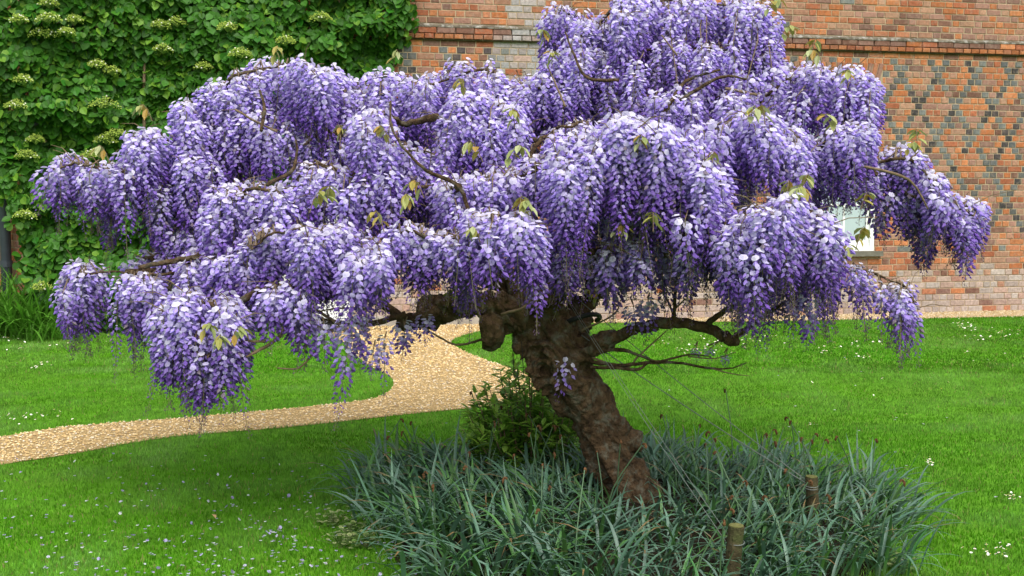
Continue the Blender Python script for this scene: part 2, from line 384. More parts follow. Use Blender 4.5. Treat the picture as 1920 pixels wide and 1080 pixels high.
for k, (zb, hh, ty) in enumerate(zrows):
    zc = zb + hh / 2; s0 = W(495, 400)[0]
    row = fill_row(s0, S1, k, zc, ty == 3, 1.0 < zc < ZS - .1)
    if ty == 1: row = [(s0 + i * .112, .112, None) for i in range(int((S1 - s0) / .112))]
    if ty == 2: row = [(s0 + i * .215, .215, None) for i in range(int((S1 - s0) / .215))]
    for s, wd, mk in row:
        for a, b, c_, d_ in opens:
            d2 = zL if c_ > 0 else d_
            if zc > c_ and zc < d2:
                a2, b2 = (a - .03, b + .05) if zc > d_ else (a, b)
                if s < a2 < s + wd: wd = a2 - s
                elif s < b2 < s + wd: wd -= b2 - s; s = b2
                elif a2 <= s and s + wd <= b2: wd = 0
        if wd < .03: continue
        if mk == 'dark' and random.random() < .94: col = pick('grey' if random.random() < .66 else 'black')
        else:
            u = random.random(); hdr = wd < .15
            col = pick('orange' if u < .46 else 'pink' if u < .80 else 'brown' if u < .98 else 'grey')
            if ty in (1,): col = pick('orange') * .8
            if ty == 2: col = pick('brown' if u < .7 else 'orange')
        if ty == 0 and zc > ZS - .09: col = pick('orange' if u < .75 else 'brown') if mk != 'dark' else col
        dep = {0: .007, 1: .045, 2: .03, 3: .007}[ty] + random.uniform(-.0025, .003)
        bricks.append((s + wd / 2, zc, wd - JT, hh - JT, dep, stain(s + wd / 2, zc, col), 0))
# flat arch over the window: tall bricks on end, slightly fanned
na = 17; 
for i in range(na):
    u = (i + .5) / na; s = sWa - .02 + (sWb - sWa + .06) * u; tilt = (u - .5) * .5; hh = zL - zWt - .012
    bricks.append((s, zWt + .006 + hh / 2, (sWb - sWa + .06) / na * .84, hh, .012, pick('orange') if i % 2 else pick('pink') * .8, tilt))
def brick_world(b):
    s, z, w_, h_, dep, col, rot = b; v = brick_v(w_, h_, dep)
    v = v + rng.uniform(-.0018, .0018, v.shape) * np.array([1, .5, 1])
    if rot: c_, s_ = math.cos(rot), math.sin(rot); v = np.c_[v[:, 0] * c_ + v[:, 2] * s_, v[:, 1], -v[:, 0] * s_ + v[:, 2] * c_]
    return v
vis = []
for i, b in enumerate(bricks):
    px, py, _ = proj(wp(b[0], b[1])); ok = 0
    if px < 1915:
        if 1665 < px and 20 < py < 250: ok = 2
        elif px > 1830 and py < 575: ok = 2
        elif 1500 < px and 8 < py < 90: ok = 1
        elif 790 < px < 1030 and 6 < py < 110: ok = 2
        elif 1690 < px and 480 < py < 575: ok = 1
        if b[6] and px > 1590: ok = 9
    if ok: vis.append((ok, b[2] * b[3] * (1 if ok < 9 else 9), i))
vis.sort(reverse=True); single = {i for _, _, i in vis[:300]}
HM = Matrix((Vector((WU[0], WN[0], 0, 0)), Vector((WU[1], WN[1], 0, 0)), Vector((0, 0, 1, 0)), Vector((0, 0, 0, 1))))
proto = {}; mb = MB()
for i, b in enumerate(bricks):
    if i in single:
        key = (round(b[2] / .02), round(b[3] / .01), round(b[4] / .01), random.randrange(3), bool(b[6]))
        if key not in proto: proto[key] = mesh_np('brick', brick_world((0, 0, b[2], b[3], b[4], None, 0)), BF, mat=M['brick'])
        o = obj('brick', proto[key]); o.color = (*b[5], 1)
        p = wp(b[0], b[1]); mw = Matrix.Translation(p) @ HM
        if b[6]: mw = mw @ Matrix.Rotation(b[6], 4, 'Y')
        o.parent = house; o.matrix_parent_inverse = Matrix.Translation(house.location).inverted(); o.matrix_basis = mw
    else:
        v = brick_world(b); mb.add(loc2w(v, wp(b[0], b[1]), WU, WN), BF, b[5])
o = hang(obj('brickwork', mb.mesh('brickwork', M['brick_mass'])), house); o['kind'] = 'stuff'
# weathered sloping cap of the string course
sA = W(495, 400)[0]; zc = ZS + .137; mb = MB(); nseg = 160
ls = np.linspace(sA, S1, nseg); prof = [(.0, .038), (.034, .012), (.036, -.004), (0, -.002)]
vv = np.array([[s, n_ + .003 * math.sin(s * 31), zc + z_ + .004 * noise(np.array([[s * 9, z_ * 50, 2]]))[0]] for s in ls for n_, z_ in prof])
ff = [[i * 4 + j, i * 4 + (j + 1) % 4, (i + 1) * 4 + (j + 1) % 4, (i + 1) * 4 + j] for i in range(nseg - 1) for j in range(4)]
M['cap'] = mat('weathered_cap', (.13, .11, .08), .95, .05, var=.5, nscale=14, bump=.6, bscale=60, dark=(.40, .39, .36), darkscale=16, darkamt=.8)
hang(obj('moulded_band', mesh_np('moulded_band', loc2w(vv, WO, WU, WN), tris(ff), mat=M['cap'])), house)
M['moss_shadow'] = mat('moss_shadow_band', (.035, .033, .015), .98, .03, var=.5, nscale=30)
mb = MB().box((sA, -.02, ZS - .011), (S1, .036, ZS - .001)); me = mb.mesh('moss_shadow_line', M['moss_shadow'])  # strip of dark colour painting the band's shadow, with some moss
vv = np.array([v.co[:] for v in me.vertices]); me.vertices.foreach_set('co', loc2w(vv, WO, WU, WN).astype(np.float32).ravel()); hang(obj('moss_shadow_line', me), house)
def wall_part(name, boxes, m, parent=house):
    mb = MB()
    for a, b in boxes: mb.box(a, b)
    me = mb.mesh(name, m); vv = np.array([v.co[:] for v in me.vertices]); me.vertices.foreach_set('co', loc2w(vv, WO, WU, WN).astype(np.float32).ravel())
    o = obj(name, me)
    if parent is house: return hang(o, house)
    o.parent = parent; return o
fw = .055
win = wall_part('window', [((sWa, -.10, zWb), (sWa + fw, .0, zWt)), ((sWb - fw, -.10, zWb), (sWb, .0, zWt)), ((sWa + fw, -.10, zWt - fw), (sWb - fw, -.003, zWt)), ((sWa + fw, -.10, zWb), (sWb - fw, -.003, zWb + .05))], M['white'])
i0, i1, j0, j1 = sWa + fw, sWb - fw, zWb + .05, zWt - fw; zm = .5 * (j0 + j1)
def bar(name, boxes): return wall_part(name, boxes, M['white'], win)
bar('sash_rail', [((i0, -.07, j0), (i1, -.03, j0 + .085))]); bar('sash_rail', [((i0, -.08, zm - .025), (i1, -.028, zm + .025))]); bar('sash_rail', [((i0, -.09, j1 - .05), (i1, -.05, j1))])
bar('sash_stile', [((i0, -.072, j0 + .085), (i0 + .04, -.032, zm - .025))]); bar('sash_stile', [((i1 - .04, -.072, j0 + .085), (i1, -.032, zm - .025))])
bar('sash_stile', [((i0, -.092, zm + .025), (i0 + .04, -.052, j1 - .05))]); bar('sash_stile', [((i1 - .04, -.092, zm + .025), (i1, -.052, j1 - .05))])
pw = (i1 - i0 - .08) / 3
for lo, hi, nn in ((j0 + .085, zm - .025, -.055), (zm + .025, j1 - .05, -.075)):
    for q in (1, 2): bar('glazing_bar', [((i0 + .04 + q * pw - .012, nn - .01, lo), (i0 + .04 + q * pw + .012, nn + .016, hi))])
    zq = .5 * (lo + hi)
    for q in range(3):
        bar('glazing_bar', [((i0 + .04 + q * pw + .012, nn - .01, zq - .011), (i0 + .04 + (q + 1) * pw - .012, nn + .014, zq + .011))])
        for a, b in ((lo, zq - .011), (zq + .011, hi)):
            wall_part('pane', [((i0 + .04 + q * pw + .004, nn - .004, a), (i0 + .04 + (q + 1) * pw - .004, nn, b))], M['glass'], win)
wall_part('sill', [((sWa - .06, -.12, zWb - .065), (sWb + .09, .075, zWb - .002))], M['stonesill'], win)
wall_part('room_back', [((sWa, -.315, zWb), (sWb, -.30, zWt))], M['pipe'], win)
# white door, frame, step, mat
door = wall_part('door', [((sD0 + .06, -.13, .05), (sD1 - .06, -.085, zD - .06))], M['white'])
wall_part('door_frame', [((sD0, -.14, .0), (sD0 + .06, -.02, zD)), ((sD1 - .06, -.14, .0), (sD1, -.02, zD)), ((sD0 + .06, -.14, zD - .06), (sD1 - .06, -.023, zD))], M['white'], door)
for a, b in ((.14, .72), (.86, 1.84)):
    for q in (0, 1):
        cw = (sD1 - sD0 - .12 - .3) / 2; s = sD0 + .16 + q * (cw + .1); wall_part('door_panel', [((s, -.086, a), (s + cw, -.074, b))], M['white'], door)
wall_part('weatherboard', [((sD0 + .06, -.086, .05), (sD1 - .06, -.04, .11))], M['white'], door)
wall_part('threshold', [((sD0, -.2, .0), (sD1, .04, .048))], M['rubber'], door)
hv, hf = ico(.028, 2); o = obj('handle', mesh_np('handle', hv + wp(sD0 + .12, 1.0, -.05), hf, smooth=True, mat=M['brass'])); o.parent = door
sa, sb = W(665, 600)[0], W(1070, 600)[0]
for q in range(5):
    a = sa + (sb - sa) * q / 5; wall_part('plinth_stone', [((a + .006, -.02, -.02), (a + (sb - sa) / 5 - .006, .13 + .012 * (q % 2), .105 + .01 * (q % 3)))], M['step'])
mb = MB().box((sD0 - .02, .12, .006), (sD1 - .05, .62, .022)); me = mb.mesh('doormat', M['mat']); vv = np.array([v.co[:] for v in me.vertices]); me.vertices.foreach_set('co', loc2w(vv, WO, WU, WN).astype(np.float32).ravel())
tag(obj('doormat', me), 'dark brown doormat on the gravel in front of the white door', 'doormat')
# canted return at the far left, with its own bricks, and the wall beyond
Cn = wp(W(62, 400)[0], 0, .004); y2 = Cn[1] + .42; E2 = np.array([(16 - 960) / F * y2, y2, 0]); U2 = (E2 - Cn); L2 = np.linalg.norm(U2); U2 /= L2; N2 = np.array([U2[1], -U2[0], 0]); N2 = N2 if N2[1] < 0 else -N2
mb = MB().box((0, -.3, 0), (L2, 0, ZT)); me = mb.mesh('return_wall', M['mortar']); vv = np.array([v.co[:] for v in me.vertices]); me.vertices.foreach_set('co', loc2w(vv, Cn, U2, N2).astype(np.float32).ravel()); hang(obj('return_wall', me), house)
mb = MB(); R2 = Matrix((Vector((U2[0], N2[0], 0, 0)), Vector((U2[1], N2[1], 0, 0)), Vector((0, 0, 1, 0)), Vector((0, 0, 0, 1)))); bm2 = None
for k in range(int(ZT / RH)):
    s = .005 - (.055 if k % 2 else 0)
    while s < L2 - .02:
        a, b = max(s, .004), min(s + .112, L2 - .004)
        if b - a > .02:
            col = pick('orange' if random.random() < .7 else 'pink'); zc = k * RH + RH / 2
            mb.add(loc2w(brick_world((0, 0, b - a - JT, RH - JT, .007, None, 0)) + np.array([(a + b) / 2, 0, zc]), Cn, U2, N2), BF, col)
        s += .112
o = hang(obj('return_brickwork', mb.mesh('return_brickwork', M['brick_mass'])), house); o['kind'] = 'stuff'
E3 = E2 + np.array([-6, .6, 0]); mb = MB(); mb.add([E2 + [0, .3, 0], E3 + [0, .3, 0], E3 + [0, .3, ZT], E2 + [0, .3, ZT], E2 + [0, .6, 0], E3 + [0, .6, 0], E3 + [0, .6, ZT], E2 + [0, .6, ZT]], [[0, 1, 2, 3], [5, 4, 7, 6], [3, 2, 6, 7], [4, 0, 3, 7], [1, 5, 6, 2]])
hang(obj('far_wall', mb.mesh('far_wall', M['mortar'])), house)
mb = MB(); O3 = E2 + [0, .3, 0]; U3 = (E3 - E2) / np.linalg.norm(E3 - E2); N3 = np.array([-U3[1], U3[0], 0]); N3 = N3 if N3[1] < 0 else -N3
for k in range(int(ZT / RH)):
    s = -.1 if k % 2 else 0.; i = 0
    while s < 6:
        wd = .215 if (i + k) % 2 else .112
        if s > 0: mb.add(loc2w(brick_world((0, 0, wd - JT, RH - JT, .007, None, 0)) + np.array([s + wd / 2, 0, k * RH + RH / 2]), O3, U3, N3), BF, pick('orange' if random.random() < .55 else 'pink'))
        s += wd; i += 1
o = hang(obj('far_brickwork', mb.mesh('far_brickwork', M['brick_mass'])), house); o['kind'] = 'stuff'
v, f = tube([P(8, 400, 11.9) * [1, 1, 0] + [0, 0, h] for h in (0, 1, 2, 3, 4.15)], .058, 12); dp = obj('drainpipe', mesh_np('drainpipe', v, f, smooth=True, mat=M['pipe']))
hang(dp, house)
for h in (.7, 2.2, 3.6):
    v, f = tube([P(8, 400, 11.9) * [1, 1, 0] + [0, 0, h], P(8, 400, 11.9) * [1, 1, 0] + [0, 0, h + .07]], .068, 12); o = obj('pipe_collar', mesh_np('pipe_collar', v, f, mat=M['pipe'])); o.parent = dp

random.seed(41); rng = np.random.default_rng(41)
# ------------------------------------------------------------------ climbing hydrangea on the wall
clim = empty('climbing_hydrangea', tuple(wp(W(300, 500)[0], 0, .1)))
tag(clim, 'dense dark green climbing hydrangea covering the brick wall left of the door', 'climbing plant')
lv = np.array([[0, 0, 0], [-.32, .06, .03], [-.48, .36, .04], [-.34, .72, .02], [0, 1.05, -.06], [.34, .72, .02], [.48, .36, .04], [.32, .06, .03], [0, .4, -.05]])
lf = np.array([[8, (i + 1) % 8, i] for i in range(8)])
REG = [(-60, -90), (778, -90), (771, 30), (762, 60), (735, 108), (700, 185), (640, 255), (575, 300), (518, 335), (512, 604), (80, 604), (62, 560), (48, 470), (40, 400), (10, 345), (-60, 330)]
REGs = [W(*p) for p in REG]
def thick(s, z):
    q = np.stack([s, z, 0 * s], -1)
    return np.clip(.25 + .18 * noise(q * [1.1, 1.6, 1]) + .22 * noise(q * [2.4, 4.2, 1] + 9) + .07 * noise(q * [6, 7, 1]), .04, .65)
def leaf_field(n, jit_px=0):
    s = rng.uniform(min(p[0] for p in REGs) - .1, max(p[0] for p in REGs) + .15, n); z = rng.uniform(-.02, 4.3, n)
    k = inpoly(s + rng.normal(0, .05, n), z + rng.normal(0, .05, n), REGs); return s[k], z[k]
def leaf_xf(s, z, lift, n):
    t = thick(s, z); dep = np.clip(t - np.abs(rng.normal(0, .07, n)) + lift, .02, .75)
    sizes = rng.uniform(.06, .105, n)
    # local frame: leaf hangs: y axis mostly down, normal mostly out and up
    yaw = rng.normal(0, .55, n); pit = rng.normal(.38, .35, n); roll = rng.normal(0, .5, n)
    return dep, sizes, yaw, pit, roll
def leaf_mats(yaw, pit, roll):
    cy, sy, cp, sp, cr, sr = np.cos(yaw), np.sin(yaw), np.cos(pit), np.sin(pit), np.cos(roll), np.sin(roll)
    nrm = np.stack([sy * cp, cy * cp, sp], -1)               # in (s, n, z)
    down = np.stack([sr, 0 * sr, -cr], -1); down = down - nrm * (nrm * down).sum(-1, keepdims=True); down /= np.linalg.norm(down, axis=-1, keepdims=True)
    return np.cross(down, nrm), down, nrm
s, z = leaf_field(30000); n = len(s); dep, sizes, yaw, pit, roll = leaf_xf(s, z, 0, n); X, Yv, Z = leaf_mats(yaw, pit, roll)
wpos = WO + s[:, None] * WU + dep[:, None] * WN + z[:, None] * np.array([0, 0, 1.])
def l2w(a): return a[..., [0]] * WU + a[..., [1]] * WN + a[..., [2]] * np.array([0, 0, 1.])
X, Yv, Z = l2w(X), l2w(Yv), l2w(Z)
lc = np.array([.038, .135, .009]) * rng.uniform(.65, 1.35, (n, 1)); yg = rng.uniform(0, 1, n) < .14; lc[yg] = np.array([.12, .25, .02]) * rng.uniform(.8, 1.2, (yg.sum(), 1))
order = np.argsort(-(dep - thick(s, z)) + rng.uniform(0, .03, n)); front = set()
ppx, ppy, _ = proj(wpos)
vismask = (ppx > 10) & (ppx < 755) & (ppy > 5) & (ppy < 600) & ((ppy < 120 + np.abs(ppx - 420) * .25) | ((ppx < 330) & (ppy < 280)) | ((ppx < 320) & (ppy > 400) & (ppy < 480)))
cand = [i for i in order if vismask[i]][:260]; front = np.zeros(n, bool); front[cand] = True
hl = mesh_np('leaf', lv, lf, smooth=False, mat=M['hleaf_single'])
for i in cand:
    o = obj('leaf', hl, clim); mw = Matrix((*[(X[i][q] * sizes[i], Yv[i][q] * sizes[i], Z[i][q] * sizes[i], wpos[i][q]) for q in range(3)], (0, 0, 0, 1)))
    o.matrix_parent_inverse = Matrix.Translation(clim.location).inverted(); o.matrix_basis = mw
k = ~front; m = k.sum()
V = wpos[k][:, None] + sizes[k][:, None, None] * (lv[None, :, [0]] * X[k][:, None] + lv[None, :, [1]] * Yv[k][:, None] + lv[None, :, [2]] * Z[k][:, None])
o = hang(obj('foliage', mesh_np('foliage', V.reshape(-1, 3), (lf[None] + (np.arange(m) * 9)[:, None, None]).reshape(-1, 3), np.repeat(lc[k], 9, 0), mat=M['hleaf'])), clim); o['kind'] = 'stuff'
for q in range(9):
    s_ = W(90 + q * 72, 500)[0]; top = 3.9 if q > 1 else 3.4
    if s_ > sD0 - .1: pts = [wp(sD0 - .2 + .3 * t + .2 * t * (q - 5), .0 + top * t if t < .55 else top * t, .05 + .03 * math.sin(9 * t)) for t in np.linspace(0, 1, 12)]
    else: pts = [wp(s_ + .15 * math.sin(3 * t + q), top * t, .05 + .02 * math.sin(9 * t + q)) for t in np.linspace(0, 1, 12)]
    v, f = tube(pts, np.linspace(.03, .01, 12), 6); hang(obj('stem', mesh_np('stem', v, f, smooth=True, mat=M['twig'])), clim)
HEADS = [(95, 65), (55, 48), (110, 45), (140, 70), (205, 195), (190, 125), (215, 135), (45, 200), (60, 155), (150, 45), (205, 262), (225, 250), (305, 50), (335, 45), (385, 128), (455, 110), (310, 95), (60, 290), (75, 262), (535, 85), (95, 530), (60, 400), (215, 390), (105, 15), (180, 290), (430, 60), (600, 40)]
b0, bf = ico(1, 1)
for q, (px, py) in enumerate(HEADS):
    s_, z_ = W(px, py); t = float(thick(np.array([s_]), np.array([z_]))[0]) + .09; mb = MB(); R = .17 if (px, py) in ((205, 195), (95, 65)) else random.uniform(.09, .14); cen = wp(s_, z_, t)
    for i in range(230):
        a = random.uniform(0, 6.28); r = R * math.sqrt(random.random()); off = WU * (r * math.cos(a)) + WN * (.6 * r * math.sin(a)) + np.array([0, 0, -.25 * r * math.sin(a) * 0 + .03 - .5 * r * r / R * 1.1 + random.gauss(0, .012)])
        col = np.array([.30, .40, .06]) * random.uniform(.7, 1.2); sz_ = random.uniform(.006, .010)
        if random.random() < .035: col = np.array([.75, .75, .6]); sz_ = .011
        mb.add(ov * sz_ + cen + off, of, col)
        if i % 6 == 0: v, f = tube([cen + np.array([0, 0, -.06]) - WN * .03, cen + off * .6, cen + off], .0022, 3, False); mb.add(v, f, (.16, .26, .05))
    hang(obj('flower_head', mb.mesh('flower_head', M['lace'])), clim)

# ------------------------------------------------------------------ strap-leaved clumps at the foot of the far-left wall
def strap_leaf(L, wd, lean, az, droop, nseg=6, fold=.25):
    """a strap leaf: centre line rises then arches over; returns verts (n,3 rows of 3) and tris"""
    t = np.linspace(0, 1, nseg + 1); ang = lean + droop * t ** 1.6
    dr = np.sin(ang) * L / nseg; dzv = np.cos(ang) * L / nseg
    r = np.r_[0, np.cumsum(dr[1:])]; zz = np.r_[0, np.cumsum(dzv[1:])]
    d = np.array([math.cos(az), math.sin(az), 0]); sd_ = np.array([-d[1], d[0], 0]); wv = wd * np.minimum(1, np.minimum(.55 + 2 * t, 2.6 * (1 - t) + .04))
    c = r[:, None] * d + zz[:, None] * np.array([0, 0, 1.]); up = np.stack([-np.cos(ang)[:, None] * d + np.sin(ang)[:, None] * np.array([0, 0, 1.])], 0)[0]
    v = np.stack([c - sd_ * wv[:, None] + up * (fold * wv)[:, None], c, c + sd_ * wv[:, None] + up * (fold * wv)[:, None]], 1).reshape(-1, 3)
    q = [[i * 3 + j, i * 3 + j + 1, i * 3 + 4 + j, i * 3 + 3 + j] for i in range(nseg) for j in (0, 1)]
    return v, tris(q), t
def strap_clump(name, pos, nleaf, L, wd, colf, mat_, spread=.12, leanr=(.1, .6), droop=(.6, 1.5)):
    mb = MB()
    for i in range(nleaf):
        az = random.uniform(0, 6.28); v, f, t = strap_leaf(random.uniform(*L), wd * random.uniform(.7, 1.2), random.uniform(*leanr), az, random.uniform(*droop))
        v = v + np.array([random.gauss(0, spread), random.gauss(0, spread), 0]); mb.add(v, f, colf())
    return obj(name, mb.mesh(name, mat_), None, pos)
for q, (px, py) in enumerate([(18, 632), (58, 634), (-40, 634), (92, 637), (-100, 634), (40, 628)]):
    g = G(px, py); o = strap_clump('strap_leaved_clump', tuple(g), 90, (.45, .95) if q != 3 else (.2, .45), .011, lambda: np.array([.10, .27, .025]) * random.uniform(.7, 1.25), M['blade'], .11, (.1, .8), (.5, 1.4))
    tag(o, 'fresh green arching strap-leaved clump at the foot of the wall by the drainpipe', 'plant', 'strap leaved clumps by the drainpipe')

random.seed(42); rng = np.random.default_rng(42)
# ------------------------------------------------------------------ wisteria: racemes
TD = 5.12
def make_raceme(L, seed, sparse=0.0, age=.66, fat=1.0):
    """hangs from the origin down -Z; pea flowers with a pale standard over violet wings, closed buds toward the tip"""
    r_ = np.random.default_rng(seed); mb = MB(); n = int(L * 215 * (1 - .45 * sparse)); shift = r_.uniform(-.14, .2)
    sway = r_.normal(0, .06, 2)
    def axis(u): return np.array([sway[0] * L * u * u, sway[1] * L * u * u, -L * u])
    us = np.linspace(-.05, .99, n) + r_.normal(0, .006, n); ga = r_.uniform(0, 6.28)
    gr = np.array([-1, -.35, .35, 1]); 
    for i, u in enumerate(us):
        u = float(np.clip(u, -.06, 1)); u_, u = u, max(u, 0.); ga += 2.4 + r_.normal(0, .25); ph = ga
        rad = np.array([math.cos(ph), math.sin(ph), 0]); tan = np.array([-rad[1], rad[0], 0]); up = np.array([0, 0, 1.])
        ped = fat * (.041 * (1 - u) ** .6 * min(1, 1.1 + 6 * (u_ - .02)) + .006) * r_.uniform(.75, 1.2) * (1 - .35 * sparse)
        openness = np.clip((age - u) / .16 + .5 + r_.normal(0, .15), 0, 1) * (1 - sparse * r_.uniform(.2, 1))
        sz = (.0175 if u < age else .0175 * (1 - .62 * (u - age) / (1.01 - age))) * r_.uniform(.85, 1.12)
        c = axis(u_) + rad * ped + up * (.012 - .35 * ped)
        pale = np.clip(1.12 - u * 1.75 + shift + r_.normal(0, .15), 0, 1.25)  # own paleness of open florets, plus light from above painted into the top
        if openness > .25:
            s_ = sz * (.5 + .5 * openness) * (.95 - .38 * min(1, u / max(age, .1))); tl = r_.normal(.5 + .4 * (u_ < .12), .42); rr = rad + tan * r_.normal(0, .45); rr /= np.linalg.norm(rr); nrm = rr * math.cos(tl) + up * math.sin(tl); tan_ = np.cross(up, rr); vv_ = np.cross(nrm, tan_) ; vv_ = vv_ if vv_[2] > 0 else -vv_
            tw = r_.normal(0, .35); t2 = tan_ * math.cos(tw) + vv_ * math.sin(tw); v2 = -tan_ * math.sin(tw) + vv_ * math.cos(tw)
            cc = c + up * s_ * .55 + rad * s_ * .1
            ring = [(0, -.75), (.78, -.35), (.95, .3), (.5, .9), (0, .78), (-.5, .9), (-.95, .3), (-.78, -.35)]
            pv = [cc + nrm * s_ * .22] + [cc + s_ * (a * t2 + b * v2) - nrm * s_ * .22 * (a * a) for a, b in ring]
            bc = np.minimum(np.array([.44, .33, .75]) * (1 - pale) + np.array([.76, .71, .93]) * pale, .93); bc = bc * r_.uniform(.88, 1.1)
            mb.add(pv, [[0, k + 1, (k + 1) % 8 + 1] for k in range(8)], [bc * .8 + .02] + [bc * r_.uniform(.94, 1.06) for _ in range(8)])
        dn = rad * .72 - up * (.7 + .3 * u) + tan * r_.normal(0, .25); dn /= np.linalg.norm(dn); sdv = np.cross(dn, up); sdv /= np.linalg.norm(sdv); uu = np.cross(sdv, dn)
        kl = sz * (1.8 if openness > .25 else 1.55); kw = sz * (.56 if openness > .25 else .4)
        b0_ = c; mid = c + dn * kl * .55; kc = (np.array([.22, .11, .48]) * (1 - pale) + np.array([.47, .36, .78]) * pale) * r_.uniform(.8, 1.2)
        if r_.uniform() < .04: kc = np.array([.3, .24, .3])
        kv = [b0_, mid + sdv * kw, mid + uu * kw * .9, mid - sdv * kw, mid - uu * kw * .9, c + dn * kl + uu * kw * .35]
        mb.add(kv, [[0, 2, 1], [0, 3, 2], [0, 4, 3], [0, 1, 4], [5, 1, 2], [5, 2, 3], [5, 3, 4], [5, 4, 1]], [kc * .8] + [kc] * 4 + [kc * 1.1])
        if i % 2 == 0 or u > .6:
            p0_ = axis(max(u - .01, 0)); sv = np.array([-rad[1], rad[0], 0]) * .0011
            mb.add([p0_ - sv, p0_ + sv, c], [[0, 1, 2]], (.17, .15, .10))
    tl_ = 1 + r_.uniform(.06, .3)
    for i in range(int(16 * (tl_ - 1) / .2)):
        u = 1 + (tl_ - 1) * r_.uniform(0, 1); ph = r_.uniform(0, 6.28); rad = np.array([math.cos(ph), math.sin(ph), -.5]); e_ = axis(u) + rad * r_.uniform(.006, .014)
        mb.add(ov * [.0022, .0022, .0045] * r_.uniform(.7, 1.3) + e_, of, np.array([.16, .10, .17]) * r_.uniform(.7, 1.4)); mb.add([axis(u) + [.0007, 0, 0], axis(u) - [.0007, 0, 0], e_], [[0, 1, 2]], (.25, .22, .13))
    ax = [axis(u) for u in np.linspace(0, tl_, 8)]; v, f = tube(ax, np.linspace(.0024, .0010, 8), 3, False); mb.add(v, f, (.26, .23, .13))
    return np.vstack(mb.v), np.vstack(mb.f), np.vstack(mb.c)
CLS = [.17, .24, .31, .38, .46]; VAR = {}
for ci, L in enumerate(CLS):
    VAR[ci] = [make_raceme(L, 100 + ci * 10 + q, 0, (.72, .6, .66, .8)[q], (1.05, .95, 1.15, 1)[q]) for q in range(4)]
SPV = [make_raceme(L, 300 + i, .8, .5, .8) for i, L in enumerate((.2, .3, .4))]
